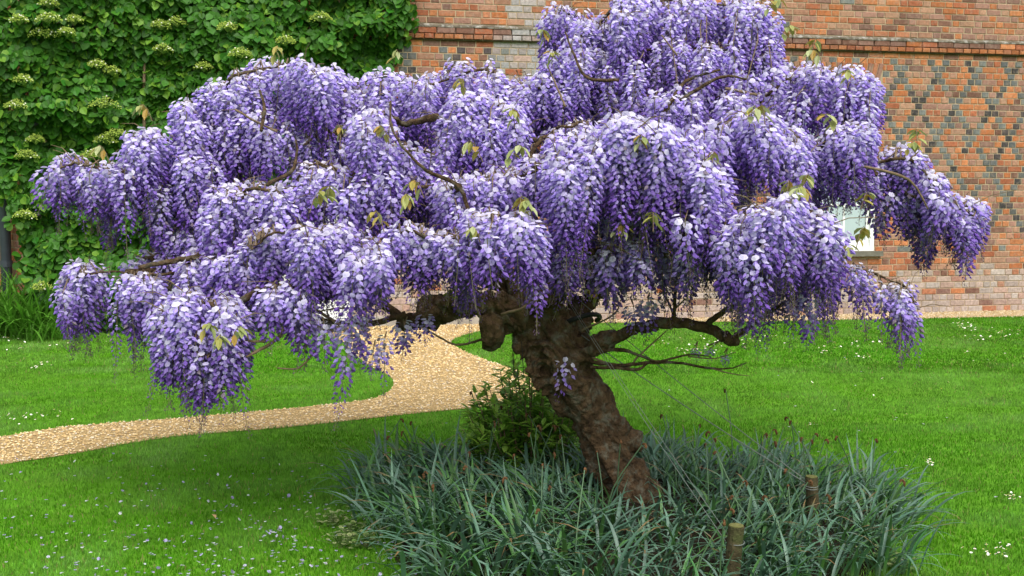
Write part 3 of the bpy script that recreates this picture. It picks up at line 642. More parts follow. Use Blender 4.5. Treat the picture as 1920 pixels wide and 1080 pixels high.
# sprays: attachment line in the photograph's frame with its distance, number, raceme length, spread
SPR = [
 ([(98, 305), (125, 292), (165, 300), (205, 302), (250, 312)], 5.15, 34, (75, 125), .14),
 ([(238, 285), (270, 248), (310, 250), (350, 285), (390, 300)], 5.25, 40, (110, 165), .18),
 ([(325, 215), (345, 195), (370, 225), (410, 225), (440, 240)], 5.45, 30, (100, 190), .2),
 ([(290, 320), (350, 335), (400, 330)], 5.3, 22, (90, 150), .15),
 ([(400, 165), (450, 135), (515, 108), (565, 112), (615, 130), (650, 160)], 5.45, 58, (120, 175), .2),
 ([(430, 215), (500, 200), (580, 215), (610, 225)], 5.4, 34, (110, 150), .2),
 ([(122, 520), (165, 500), (230, 506), (300, 498), (350, 480), (390, 470)], 5.0, 52, (92, 145), .17),
 ([(240, 478), (300, 462), (345, 440), (385, 430)], 5.25, 22, (60, 100), .12),
 ([(330, 400), (370, 380), (410, 400)], 5.4, 18, (80, 120), .15),
 ([(322, 575), (345, 550), (385, 552), (420, 562), (440, 590)], 4.45, 36, (120, 175), .11),
 ([(325, 630), (370, 625), (410, 640), (440, 625)], 4.4, 16, (75, 125), .1),
 ([(362, 650), (388, 655)], 4.35, 6, (120, 140), .05),
 ([(398, 385), (425, 360), (470, 345), (515, 345), (535, 370)], 4.8, 42, (120, 190), .16),
 ([(402, 480), (450, 470), (480, 490)], 4.75, 16, (80, 120), .12),
 ([(470, 450), (500, 425), (545, 415), (585, 425), (600, 440)], 4.5, 42, (110, 168), .14),
 ([(480, 520), (540, 525), (570, 510)], 4.55, 12, (80, 130), .1),
 ([(600, 440), (640, 420), (680, 440)], 4.6, 22, (80, 120), .12),
 ([(655, 490), (690, 468), (730, 430), (775, 420), (800, 440), (850, 430), (865, 450)], 4.45, 50, (80, 125), .14),
 ([(870, 450), (895, 410), (935, 385), (975, 400), (1010, 440)], 4.4, 34, (100, 148), .14),
 ([(555, 320), (600, 300), (650, 315), (690, 335)], 4.9, 32, (90, 140), .15),
 ([(560, 260), (620, 235), (680, 215), (730, 205)], 5.25, 34, (100, 150), .2),
 ([(655, 160), (700, 140), (740, 140), (790, 155), (840, 128), (885, 112), (925, 120)], 5.75, 52, (100, 150), .22),
 ([(690, 290), (750, 270), (820, 280)], 5.0, 30, (110, 165), .17),
 ([(820, 205), (860, 180), (905, 175), (950, 200), (985, 230)], 5.2, 44, (130, 190), .2),
 ([(930, 170), (990, 150), (1040, 150), (1090, 170)], 5.6, 34, (100, 150), .2),
 ([(840, 340), (900, 325), (960, 320), (1020, 300)], 4.85, 38, (90, 150), .16),
 ([(720, 340), (780, 330), (830, 350)], 4.95, 22, (80, 120), .14),
 ([(1032, 40), (1048, 8), (1078, 15), (1090, 40)], 5.95, 16, (80, 115), .1),
 ([(1085, 55), (1130, 35), (1160, 0), (1210, -12), (1270, -10), (1330, -5), (1390, 0), (1435, 25), (1458, 70)], 5.8, 104, (110, 180), .24),
 ([(1030, 100), (1090, 95), (1170, 85), (1260, 75), (1350, 80), (1430, 100), (1465, 110)], 5.7, 74, (100, 165), .25),
 ([(1040, 160), (1120, 155), (1190, 165), (1280, 175), (1350, 165), (1400, 170)], 5.5, 50, (90, 140), .22),
 ([(1415, 190), (1445, 155), (1490, 130), (1550, 118), (1600, 135), (1640, 160)], 5.5, 60, (95, 140), .2),
 ([(1250, 200), (1320, 210), (1390, 205)], 5.7, 24, (80, 120), .2),
 ([(1290, 290), (1325, 245), (1385, 215), (1440, 222), (1490, 245), (1520, 280)], 4.95, 58, (95, 150), .17),
 ([(1500, 285), (1550, 255), (1600, 225), (1635, 250)], 5.1, 38, (95, 140), .18),
 ([(1560, 335), (1610, 320), (1650, 325)], 5.1, 10, (45, 65), .1),
 ([(1640, 290), (1685, 278), (1715, 285), (1745, 330), (1785, 365), (1815, 380), (1835, 395)], 5.1, 58, (75, 115), .14),
 ([(1660, 340), (1710, 350), (1750, 390)], 5.15, 16, (70, 110), .12),
 ([(1045, 300), (1085, 255), (1140, 238), (1195, 222), (1245, 235), (1300, 280), (1345, 340)], 4.55, 86, (140, 220), .18),
 ([(1050, 370), (1120, 350), (1200, 355), (1280, 365), (1340, 375)], 4.6, 44, (90, 140), .18),
 ([(1000, 250), (1050, 230), (1100, 210)], 5.1, 26, (110, 160), .16),
 ([(1045, 455), (1075, 445), (1105, 455)], 4.6, 10, (90, 115), .08),
 ([(1150, 455), (1200, 440), (1255, 455)], 4.6, 20, (65, 100), .12),
 ([(1350, 440), (1390, 400), (1440, 378), (1490, 370), (1530, 390), (1555, 420)], 4.5, 60, (110, 170), .16),
 ([(1270, 430), (1320, 420), (1360, 440)], 4.65, 20, (80, 110), .14),
 ([(1400, 480), (1470, 470), (1540, 480)], 4.6, 16, (80, 120), .14),
]
SPSPR = [([(1545, 490), (1600, 492), (1650, 505), (1690, 525), (1702, 550)], 4.75, 34, (75, 120), .12),
 ([(1250, 480), (1340, 490), (1430, 500), (1520, 520)], 4.8, 18, (70, 130), .14), ([(230, 560), (330, 545)], 5.05, 10, (60, 100), .1)]
LONE = [(575, 590, 4.5, 90), (608, 610, 4.5, 75), (655, 605, 4.45, 180), (672, 590, 4.45, 95), (720, 640, 4.5, 90), (758, 610, 4.7, 60), (795, 595, 4.7, 50), (1188, 575, 4.9, 55), (1215, 565, 4.9, 70), (1060, 680, 4.95, 70), (1410, 555, 4.6, 85), (1425, 545, 4.6, 80), (1490, 560, 4.6, 80), (1520, 560, 4.6, 95), (700, 655, 4.5, 50), (1330, 655, 4.9, 25), (1360, 668, 4.9, 22), (1305, 655, 4.9, 22)]
RAC = []        # (pos, class key, variant, scale, rotz, tilt, Lm, (u, v) branch point)
ATT = []
def add_rac(p, Lm, sparse, anchor):
    if sparse:
        vi = int(np.argmin([abs(a - Lm) for a in (.2, .3, .4)])); L0 = (.2, .3, .4)[vi]; key = ('s', vi)
    else:
        ci = int(np.argmin([abs(a - Lm) for a in CLS])); L0 = CLS[ci]; key = (ci, random.randrange(4))
    RAC.append((np.array(p), key, Lm / L0, random.uniform(0, 6.28), random.gauss(0, .07), random.gauss(0, .07), Lm)); ATT.append(np.array(anchor))
BRANCH = []
def do_spray(pts, d, n, Lr, dd, sparse):
    w3 = np.array([P(a, b, d) for a, b in pts]); c = spline(w3, 40)
    wob = rng.normal(0, .05, (40, 3)); kern = np.ones(7) / 7
    wob = np.stack([np.convolve(wob[:, q], kern, 'same') for q in range(3)], -1) * [1, 2, .5]
    BRANCH.append((c + wob + [0, .04, -.035], d))
    slen = np.linalg.norm(np.diff(c, axis=0), axis=1).sum(); nm = max(1, round(slen / (.2 if d < 5.6 else .13))); cents = [((m_ + .5 + random.uniform(-.2, .2)) / nm, random.gauss(0, dd * .6), random.gauss(0, .012)) for m_ in range(nm)]
    for i in range(n):
        cu, cdy, cz = cents[i % nm]; o_ = random.gauss(0, .30 / nm); u = min(max(cu + o_, 0), .999); k = min(int(u * 40), 39); q = c[k]; dy2 = random.gauss(0, dd * .7); dy = cdy + dy2; offm = o_ * slen
        Lm = random.uniform(*Lr) * d / F
        drop = abs(random.gauss(0, .022)) + 2.2 * offm ** 2 + 1.4 * dy2 ** 2 - cz
        dy += dd * .4; eye = np.array([0, 0, EYE]); p = eye + (q - eye) * (1 + dy / d) + np.array([random.gauss(0, .022), 0, -drop]); Lm *= random.uniform(.85, 1.0)
        sp_ = sparse or random.random() < .15; add_rac(p, Lm * (1.22 if sp_ and not sparse else 1), sp_, c[k] + wob[k] + [0, .04, -.035])
for sp in SPR: do_spray(*sp, False)
for sp in SPSPR: do_spray(*sp, True)
for px, py, d, L in LONE:
    p = P(px, py, d); add_rac(p, L * d / F, L < 30 or random.random() < .3, p + [.0, .03, .012])
CORE = [(430, 190), (640, 190), (900, 170), (1050, 120), (1450, 100), (1600, 190), (1620, 300), (1500, 340), (1300, 370), (1000, 370), (700, 380), (460, 390), (340, 320)]
nf = 0
while nf < 150:                                            # racemes on the far side of the crown
    px, py = random.uniform(340, 1620), random.uniform(90, 400)
    if not inpoly(np.array([px]), np.array([py]), CORE)[0]: continue
    d = random.uniform(5.6, 6.5); p = P(px, py, d); add_rac(p, random.uniform(.24, .36), False, p + [random.gauss(0, .05), -.03, .05]); nf += 1
# which racemes show largest: coarse depth buffer
zb = np.full((140, 245), 1e9); ib = np.full((140, 245), -1)
for i, r in enumerate(RAC):
    px, py, dz_ = proj(r[0]); L = r[6] * F / dz_; hw = 18 * 5 / dz_
    for yy in range(int(max(py, 0) // 8), int(min(py + L * .9, 1079) // 8) + 1):
        for xx in range(int(max(px - hw, 0) // 8), int(min(px + hw, 1919) // 8) + 1):
            if dz_ < zb[yy, xx]: zb[yy, xx] = dz_; ib[yy, xx] = i
cnt = np.bincount(ib[ib >= 0].ravel(), minlength=len(RAC)); top = set(np.argsort(-cnt)[:300].tolist())
wist = empty('wisteria_tree', tuple(G(1205, 958)))
tag(wist, 'gnarled leaning wisteria tree covered in hanging lavender and violet flowers', 'tree')
WI = Matrix.Translation(wist.location).inverted()
def wpart(name, me): o = obj(name, me); o.parent = wist; o.matrix_parent_inverse = WI; return o
RM = {}; mb = MB(); Vb, Fb, Cb, nb = [], [], [], 0
for i, (p, key, sc, rz, tx, ty, Lm) in enumerate(RAC):
    v, f, c = SPV[key[1]] if key[0] == 's' else VAR[key[0]][key[1]]
    if i in top:
        if key not in RM: RM[key] = mesh_np('flower_raceme', v, f, c, False, M['petal'])
        o = wpart('flower_raceme', RM[key]); o.location = p; o.rotation_euler = (tx, ty, rz); o.scale = (min(1.15, .5 + sc * .5),) * 2 + (sc,)
    else:
        R = rotm((0, 1, 0), ty) @ rotm((1, 0, 0), tx) @ rotm((0, 0, 1), rz); s2 = np.array([min(1.15, .5 + sc * .5)] * 2 + [sc])
        Vb.append((v * s2) @ R.T + p); Fb.append(f + nb); Cb.append(c * random.uniform(.93, 1.05)); nb += len(v)
o = wpart('blossom', mesh_np('blossom', np.vstack(Vb), np.vstack(Fb), np.vstack(Cb), False, M['petal'])); o['kind'] = 'stuff'

random.seed(43); rng = np.random.default_rng(43)
# ------------------------------------------------------------------ wisteria: trunk, limbs, twigs
def px3(pts): return np.array([P(a, b, d) for a, b, d in pts])
SEGS = [
 ([(1218, 985, 5.12), (1200, 940, 5.12), (1173, 897, 5.12), (1148, 849, 5.11), (1124, 801, 5.10), (1094, 752, 5.1), (1058, 704, 5.08), (1042, 656, 5.08), (1030, 608, 5.1)], [0.120, 0.106, 0.100, 0.104, 0.096, 0.102, 0.122, 0.114, 0.106]),
 ([(1030, 620, 5.1), (1012, 575, 5.08), (1030, 530, 5.1), (1075, 500, 5.15), (1140, 485, 5.2), (1190, 440, 5.25)], [0.106, 0.092, 0.081, 0.075, 0.062, 0.048]),
 ([(1060, 650, 5.16), (1078, 600, 5.2), (1105, 560, 5.25), (1128, 525, 5.3), (1150, 480, 5.35), (1190, 400, 5.4), (1235, 300, 5.5), (1245, 215, 5.6)], [0.088, 0.075, 0.062, 0.055, 0.048, 0.044, 0.040, 0.035]),
 ([(1015, 590, 5.08), (960, 580, 5.0), (900, 570, 4.95), (850, 575, 4.95), (812, 588, 5.0)], [0.075, 0.053, 0.042, 0.048, 0.057]),
 ([(985, 600, 5.05), (950, 600, 4.98), (925, 605, 4.95), (920, 622, 4.95)], [0.053, 0.044, 0.053, 0.048]),
 ([(1000, 560, 5.1), (960, 530, 5.15), (900, 510, 5.2), (820, 470, 5.2), (740, 430, 5.1)], [0.070, 0.053, 0.044, 0.037, 0.030]),
 ([(1085, 665, 5.05), (1115, 648, 5.0), (1150, 632, 4.98)], [0.053, 0.032, 0.025]),
]
BURL = [(1008, 690, 5.0, .085), (1030, 660, 4.98, .06), (1108, 705, 5.02, .06), (1080, 690, 4.98, .07), (1132, 735, 5.05, .045), (1185, 825, 5.05, .05), (1160, 800, 5.02, .05), (1112, 790, 5.0, .05), (1135, 850, 5.0, .055), (1165, 880, 5.01, .05), (990, 640, 5.04, .06), (1060, 720, 5.0, .07), (1000, 570, 5.02, .07), (1022, 545, 5.02, .06), (918, 618, 4.93, .058), (925, 600, 4.95, .055), (808, 586, 4.98, .055), (1195, 920, 5.02, .06), (1225, 965, 5.08, .07), (1090, 650, 5.02, .055)]
mb = MB()
for pts, rd in SEGS:
    p, r = spline(px3(pts), len(pts) * 5, rd); r = r * (1 + .1 * noise(p, 7)); v, f = tube(p, r, 14); mb.add(v, f)
iv, iff = ico(1, 2)
for a, b, d, r in BURL: mb.add(iv * r * (.8 if a > 1000 else 1) * np.array([1, .8, 1.25]) + P(a, b, d + (.035 if a > 1000 else 0)), iff)
tmp = obj('trunk_blank', mb.mesh('trunk_blank', None)); md = tmp.modifiers.new('r', 'REMESH'); md.mode = 'VOXEL'; md.voxel_size = .0085
sm = tmp.modifiers.new('s', 'SMOOTH'); sm.iterations = 5; sm.factor = .5
dg = bpy.context.evaluated_depsgraph_get(); tm = bpy.data.meshes.new_from_object(tmp.evaluated_get(dg)); bpy.data.objects.remove(tmp)
co = np.zeros(len(tm.vertices) * 3, np.float32); tm.vertices.foreach_get('co', co); co = co.reshape(-1, 3)
no_ = np.zeros(len(tm.vertices) * 3, np.float32); tm.vertices.foreach_get('normal', no_); no_ = no_.reshape(-1, 3)
lean = np.stack([co[:, 0] + .6 * co[:, 2], co[:, 1], co[:, 2] * .16], -1) + .012 * np.stack([noise(co, 14), noise(co + 4, 14), 0 * co[:, 0]], -1)
disp = .016 * noise(co, 9) + .019 * (1 - np.abs(noise(lean, 20)) * 2.6) + .009 * (1 - 2 * np.abs(noise(lean + 5, 46))) + .006 * noise(co, 60)
sw = co - P(1015, 695, 4.95); rs = np.linalg.norm(sw * [1, .4, .8], axis=1); disp += np.where(rs < .12, .012 * np.sin(rs * 210), 0)
disp -= .035 * np.clip((noise(co + 3, 12) - .35) / .2, 0, 1)
tm.vertices.foreach_set('co', (co + no_ * disp[:, None]).astype(np.float32).ravel()); tm.polygons.foreach_set('use_smooth', np.ones(len(tm.polygons), bool)); tm.update()
tm.materials.clear(); tm.materials.append(M['bark']); tm.name = 'trunk'; wpart('trunk', tm)
def limb(pts, rd, name='branch', sides=8, m='bark', amp=.2):
    p, r = spline(np.asarray(pts), max(8, len(pts) * 5), rd); p = p + rng.normal(0, .15, p.shape) * r[:, None]; r = r * (1 + amp * noise(p, 14)); v, f = tube(p, r, sides)
    return wpart(name, mesh_np(name, v, f, smooth=True, mat=M[m]))
VISB = [
 ([(1140, 638, 4.99), (1180, 622, 4.95), (1230, 606, 4.92), (1280, 606, 4.9), (1330, 618, 4.88), (1362, 634, 4.86), (1382, 640, 4.86)], [.032, .03, .028, .027, .027, .03, .02]),
 ([(1322, 612, 4.88), (1345, 592, 4.85), (1395, 565, 4.8), (1440, 545, 4.75), (1480, 500, 4.7)], [.016, .014, .011, .009, .008]),
 ([(1370, 638, 4.86), (1395, 620, 4.82), (1430, 592, 4.75), (1470, 570, 4.7)], [.014, .013, .01, .008]),
 ([(1263, 600, 4.9), (1265, 570, 4.9), (1268, 530, 4.92), (1272, 480, 4.95)], [.012, .009, .008, .006]), ([(1263, 590, 4.9), (1250, 560, 4.9), (1238, 545, 4.9)], [.006, .005, .003]), ([(1265, 580, 4.9), (1285, 560, 4.9)], [.005, .003]),
 ([(1105, 662, 4.98), (1160, 655, 4.95), (1195, 665, 4.92), (1235, 677, 4.9), (1290, 665, 4.88), (1330, 668, 4.86)], [.011, .009, .008, .006, .005, .003]),
 ([(1108, 678, 4.97), (1160, 685, 4.94), (1215, 680, 4.92), (1270, 680, 4.9), (1330, 690, 4.88), (1370, 690, 4.87), (1400, 680, 4.87)], [.012, .01, .009, .007, .006, .004, .003]),
 ([(1108, 688, 4.96), (1150, 690, 4.92), (1195, 692, 4.9), (1215, 680, 4.92)], [.01, .009, .008, .006]), ([(1110, 670, 4.98), (1170, 690, 4.95), (1200, 665, 4.92), (1250, 620, 4.9)], [.006, .006, .005, .003]),
 ([(1330, 690, 4.88), (1370, 700, 4.87), (1405, 705, 4.87)], [.004, .003, .002]), ([(1290, 668, 4.88), (1340, 672, 4.87), (1380, 660, 4.87)], [.004, .003, .002]),
 ([(830, 580, 4.97), (780, 600, 4.85), (755, 604, 4.8)], [.04, .04, .042]),
 ([(760, 590, 4.8), (700, 605, 4.72), (650, 606, 4.65), (600, 598, 4.6), (560, 575, 4.55)], [.018, .014, .012, .01, .008]),
 ([(760, 600, 4.8), (700, 562, 4.9), (650, 556, 4.85), (600, 558, 4.8), (560, 560, 4.7), (520, 570, 4.6)], [.02, .018, .016, .015, .013, .01]),
 ([(700, 560, 4.9), (650, 545, 4.9), (600, 548, 4.85), (565, 545, 4.8), (480, 540, 4.7)], [.014, .014, .012, .01, .008]),
 ([(640, 612, 4.6), (600, 585, 4.6), (575, 568, 4.58)], [.009, .007, .005]), ([(735, 560, 4.6), (700, 588, 4.6), (695, 610, 4.62)], [.007, .006, .005]), ([(700, 580, 4.6), (640, 578, 4.6), (590, 585, 4.58)], [.004, .004, .003]),
 ([(560, 580, 4.55), (520, 635, 4.5), (462, 670, 4.42)], [.009, .008, .006]), ([(590, 660, 4.5), (560, 690, 4.48), (520, 690, 4.46)], [.005, .004, .003]), ([(500, 640, 4.48), (460, 640, 4.44), (430, 640, 4.42)], [.006, .005, .004]),
 ([(775, 602, 4.85), (820, 630, 4.9), (855, 646, 4.95), (900, 638, 5.0), (975, 618, 5.05)], [.005, .005, .006, .007, .008]),
 ([(905, 605, 4.9), (890, 570, 4.88), (880, 560, 4.86)], [.009, .006, .004]), ([(940, 590, 4.9), (985, 575, 4.88), (1030, 545, 4.86), (1045, 530, 4.85)], [.008, .008, .006, .004]),
 ([(1030, 520, 4.9), (900, 430, 4.7), (860, 350, 4.65), (800, 320, 4.62), (760, 280, 4.6), (735, 240, 4.65), (732, 190, 4.8)], [.03, .016, .013, .011, .01, .008, .006]),
 ([(500, 345, 4.6), (545, 322, 4.9), (556, 290, 5.0), (555, 262, 5.05)], [.014, .013, .011, .008]), ([(490, 245, 5.0), (495, 200, 5.1), (487, 170, 5.15)], [.014, .012, .01]), ([(440, 205, 5.0), (480, 228, 5.05), (520, 248, 5.1)], [.006, .008, .009]),
 ([(1245, 215, 5.3), (1265, 180, 5.3), (1290, 150, 5.35), (1350, 130, 5.4)], [.022, .016, .012, .008]), ([(1400, 148, 5.3), (1350, 145, 5.3), (1270, 190, 5.3)], [.008, .011, .016]), ([(1160, 150, 5.35), (1100, 145, 5.4), (1075, 100, 5.45), (1060, 60, 5.6)], [.014, .012, .009, .006]), ([(1270, 105, 5.4), (1240, 65, 5.4)], [.008, .005]), ([(1360, 165, 5.3), (1420, 178, 5.3)], [.012, .01]),
 ([(1610, 310, 4.9), (1690, 330, 4.92), (1720, 355, 4.94), (1740, 392, 4.95)], [.010, .009, .008, .006]), ([(1025, 120, 5.2), (1045, 165, 5.15), (1060, 200, 5.1)], [.005, .007, .008]), ([(260, 502, 4.85), (310, 492, 4.85), (375, 480, 4.9)], [.01, .012, .013]), ([(1090, 620, 5.0), (1150, 590, 5.0), (1165, 560, 5.0)], [.006, .005, .003]),
]
nodes = []
for pts, rd in SEGS[1:]: nodes += list(spline(px3(pts), 12))
for vi_, (pts, rd) in enumerate(VISB):
    a = px3(pts); rd = [q * (.68 if min(p_[1] for p_ in pts) < 420 else .95) for q in rd]; limb(a, rd, 'branch', 8 if max(rd) > .012 else 5, 'bark' if max(rd) > .009 else 'twig')
    if max(rd) > .012: nodes += list(a)
fork = P(1080, 520, 5.15)
order = sorted(range(len(BRANCH)), key=lambda i: np.linalg.norm(BRANCH[i][0] - fork, axis=1).min())
for bi in order:
    c, d = BRANCH[bi]; A = np.array(nodes); D = np.linalg.norm(c[:, None] - A[None], axis=2) + .25 * np.maximum(0, A[None, :, 2] - c[:, None, 2])
    i, j = np.unravel_index(D.argmin(), D.shape); a, b = A[j], c[i]; dist = np.linalg.norm(b - a); midp = .5 * (a + b) + np.array([rng.normal(0, .05), .06, -.12 * dist])
    if dist > .04: limb([a, midp, b], [.018, .014, .010], 'branch', 7)
    lo, hi = c[:i + 1][::-1], c[i:]
    for part in (lo, hi):
        if len(part) > 4: limb(part[::4] if len(part) > 9 else part, np.linspace(.009, .003, len(part[::4] if len(part) > 9 else part)), 'branch', 6)
    nodes += list(c[::3])
mb = MB()
for (r, a) in zip(RAC, ATT):
    m_ = .5 * (r[0] + a) + np.array([random.gauss(0, .015), random.gauss(0, .015), .03]); v, f = tube([a, m_, r[0]], [.0035, .003, .002], 4, False); mb.add(v, f)
    if random.random() < .35:
        e = r[0] + np.array([random.gauss(0, .08), random.gauss(0, .06), random.uniform(0, .09)]); v, f = tube([r[0], .5 * (r[0] + e) + [0, 0, .02], e], [.0025, .002, .001], 4, False); mb.add(v, f)
o = wpart('twigs', mb.mesh('twigs', M['twig'])); o['kind'] = 'stuff'
# young bronze leaves
LSP = [(205, 292, 5.0, 1), (285, 215, 5.1, 1), (580, 385, 4.35, 1.2), (612, 375, 4.35, 1.2), (730, 255, 4.8, 1), (738, 112, 5.5, 1), (795, 358, 4.6, 1), (765, 385, 4.3, 1), (720, 420, 4.3, 1.1), (965, 228, 4.9, 1.2), (905, 290, 4.6, 1.2), (945, 305, 4.6, 1.5), (975, 395, 4.25, 1.2), (1000, 402, 4.25, 1.2), (1022, 80, 5.3, 1.3), (1035, 115, 5.2, 1), (872, 165, 5.0, 1), (1195, 275, 4.35, 1), (1335, 305, 4.4, 1), (1405, 225, 4.7, 1.2), (1435, 222, 4.7, 1.3), (1475, 365, 4.3, 1.2), (1500, 360, 4.3, 1.5), (1520, 375, 4.3, 1.2), (1570, 240, 4.9, 1.3), (1520, 100, 5.2, 1.5), (1545, 118, 5.2, 1.3), (1605, 455, 4.6, 1.4), (1585, 490, 4.6, 1.6), (1720, 265, 4.9, 1.2), (1695, 285, 4.9, 1), (1430, 25, 5.4, 1.5), (1460, 70, 5.4, 1.2), (432, 632, 4.25, .9), (415, 645, 4.25, .9), (513, 108, 5.2, 1.1), (1615, 380, 4.9, 1), (1125, 560, 5.1, 1.2), (900, 440, 4.3, .7), (1225, 420, 4.3, 1), (1410, 560, 4.6, .9), (840, 560, 4.6, .9), (725, 560, 4.6, 1), (640, 250, 5.0, .8), (1150, 440, 4.45, .9), (380, 620, 4.3, .7), (1590, 150, 5.2, 1)]
l6 = np.array([[0, 0, 0], [-.22, .3, .1], [-.2, .65, .09], [0, 1, -.02], [.2, .65, .09], [.22, .3, .1], [0, .5, 0]]); l6f = np.array([[6, 0, 1], [6, 1, 2], [6, 2, 3], [6, 3, 4], [6, 4, 5], [6, 5, 0]])
LM = []
for q, cc in enumerate([(.33, .33, .08), (.38, .32, .07), (.42, .27, .06), (.29, .34, .12), (.42, .46, .22), (.37, .39, .13)]): LM.append(mesh_np('leaflet', l6, l6f, np.array([cc] * 7) * np.array([[.9]] + [[1]] * 5 + [[.85]]), mat=M['wild']))
for px, py, d, sc in LSP:
    root = P(px, py, d - .02) + np.array([0, 0, .0]); a0 = random.uniform(0, 6.28); tipd = np.array([math.cos(a0) * .5, math.sin(a0) * .35, .55]); L = .085 * sc
    pts = [root - [0, 0, .03], root + tipd * L * .5, root + tipd * L + [0, 0, -.0], root + tipd * L * 1.3 + [0, 0, -.025]]
    v, f = tube(spline(pts, 9), np.linspace(.0022, .001, 9), 4, False); ls = wpart('leaf_spray', mesh_np('leaf_spray', v, f, mat=M['twig'])); cs = spline(pts, 9)
    for i in range(7):
        k = 2 + i % 7; p = cs[min(k, 8)]; az = a0 + (1.2 if i % 2 else -1.2) + random.gauss(0, .4) if i < 6 else a0; el = random.uniform(-1.3, -.4)
        dn = np.array([math.cos(az) * math.cos(el), math.sin(az) * math.cos(el), math.sin(el)]); x_ = np.cross(dn, [0, 0, 1.]); x_ /= np.linalg.norm(x_); n_ = np.cross(x_, dn); s_ = random.uniform(.042, .06) * (.8 + .25 * sc)
        o = obj('leaflet', random.choice(LM)); o.parent = ls; o.matrix_basis = Matrix((*[(x_[e] * s_, dn[e] * s_, n_[e] * s_, p[e]) for e in range(3)], (0, 0, 0, 1)))

random.seed(44); rng = np.random.default_rng(44)
# ------------------------------------------------------------------ bush behind the trunk
bp = G(990, 893); bush = empty('evergreen_bush', tuple(bp)); tag(bush, 'small rounded glossy green bush growing behind the wisteria trunk', 'bush')
BI = Matrix.Translation(bp).inverted()
lz = np.array([[0, 0, 0], [-.16, .35, .05], [-.13, .7, .04], [0, 1, -.06], [.13, .7, .04], [.16, .35, .05], [0, .5, -.02]])
tops = []; mbs = MB(); FL = []
for i in range(110):
    a = random.uniform(0, 6.28); el = math.acos(random.uniform(-.05, 1)); R = np.array([.33, .27, .60]) * random.uniform(.75, 1.05)
    tip = bp + np.array([R[0] * math.sin(el) * math.cos(a), R[1] * math.sin(el) * math.sin(a), .06 + R[2] * (math.cos(el) * .85 + .1)])
    tip[0] += -.02; b_ = bp + np.array([random.gauss(0, .03), random.gauss(0, .03), 0]); mid = .5 * (b_ + tip) + np.array([0, 0, -.03]) + (tip - b_) * np.array([.12, .12, 0])
    c = spline([b_, mid, tip], 14); v, f = tube(c, np.linspace(.006, .002, 14), 4, False); mbs.add(v, f)
    for k in range(4, 14):
        for e in range(4):
            az = random.uniform(0, 6.28); up = random.uniform(-.25, .9); dn = np.array([math.cos(az), math.sin(az), up]); dn /= np.linalg.norm(dn)
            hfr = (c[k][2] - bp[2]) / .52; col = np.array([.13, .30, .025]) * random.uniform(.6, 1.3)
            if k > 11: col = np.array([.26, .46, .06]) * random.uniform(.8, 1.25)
            FL.append((c[k] + np.random.default_rng(len(FL)).normal(0, .006, 3), dn, random.uniform(.05, .085), col, k))
hang(obj('stems', mbs.mesh('stems', M['twig'])), bush)['kind'] = 'stuff'
BLM = [mesh_np('leaf', lz, l6f, np.array([c_] * 7), mat=M['bush']) for c_ in ((.13, .30, .025), (.27, .46, .05), (.19, .39, .035), (.09, .23, .02), (.30, .48, .08))]
FL.sort(key=lambda t: t[0][1] - .5 * t[0][2]); mb = MB()
for i, (p, dn, s_, col, k) in enumerate(FL):
    x_ = np.cross(dn, [0, 0, 1.]) + 1e-6; x_ /= np.linalg.norm(x_); n_ = np.cross(x_, dn)
    if i < 420 and i % 2 == 0:
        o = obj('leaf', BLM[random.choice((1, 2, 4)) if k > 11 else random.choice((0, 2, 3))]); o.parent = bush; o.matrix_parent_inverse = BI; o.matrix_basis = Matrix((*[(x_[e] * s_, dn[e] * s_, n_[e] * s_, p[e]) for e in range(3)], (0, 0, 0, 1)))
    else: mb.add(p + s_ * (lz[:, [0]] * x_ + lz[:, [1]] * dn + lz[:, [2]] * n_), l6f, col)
hang(obj('foliage', mb.mesh('foliage', M['bush'])), bush)['kind'] = 'stuff'

random.seed(45); rng = np.random.default_rng(45)
# ------------------------------------------------------------------ daffodil foliage in the bed
def daff_col(t):
    u = random.random(); b_ = np.array([.070, .150, .092]) if u < .5 else np.array([.06, .16, .04]) if u < .8 else np.array([.12, .205, .15])
    c = np.repeat((b_ * random.uniform(.75, 1.2))[None], len(t), 0)
    if random.random() < .16: c[-2:] = [.19, .12, .045]
    c[:2] = c[:2] * .6 + np.array([.12, .2, .06]) * .4
    return np.repeat(c, 3, 0)
DL = []
for q in range(26):
    v, f, t = strap_leaf(random.uniform(.30, .50), random.uniform(.007, .0118), random.uniform(.12, .7), 0, random.uniform(.2, 1.3) if q % 3 else random.uniform(1.3, 2.2), 7, .35)
    v[:, 1] += .02 * np.sin(v[:, 0] * 9 + q); DL.append((v, f, daff_col(t)))
DM = [mesh_np('leaf', v, f, c, True, M['daffo']) for v, f, c in DL]
STK = [(G(1528, 1002), .255, .027), (G(1368, 1106), .245, .03)]
spots = []; tries = 0
while len(spots) < 80 and tries < 20000:
    tries += 1; a = random.uniform(0, 6.28); r = math.sqrt(random.random()) * 1.03; x_, y_ = BC[0] + bed_r(a) * r * math.cos(a), BC[1] + bed_r(a) * r * math.sin(a)
    if math.hypot(x_ - bp[0], y_ - bp[1]) < .2 or math.hypot(x_ - wist.location.x, y_ - wist.location.y) < .17 or y_ < 3.75: continue
    if y_ > 5.75 and .1 < x_ < .55: continue
    if any(abs(x_ - g_[0] * y_ / g_[1]) < .08 and -.02 < g_[1] - y_ < .3 for g_, _, _ in STK): continue
    if abs(x_ - wist.location.x * y_ / wist.location.y) < .12 and 0 < wist.location.y - y_ < .28: continue
    if all(math.hypot(x_ - s[0], y_ - s[1]) > .165 for s in spots): spots.append((x_, y_))
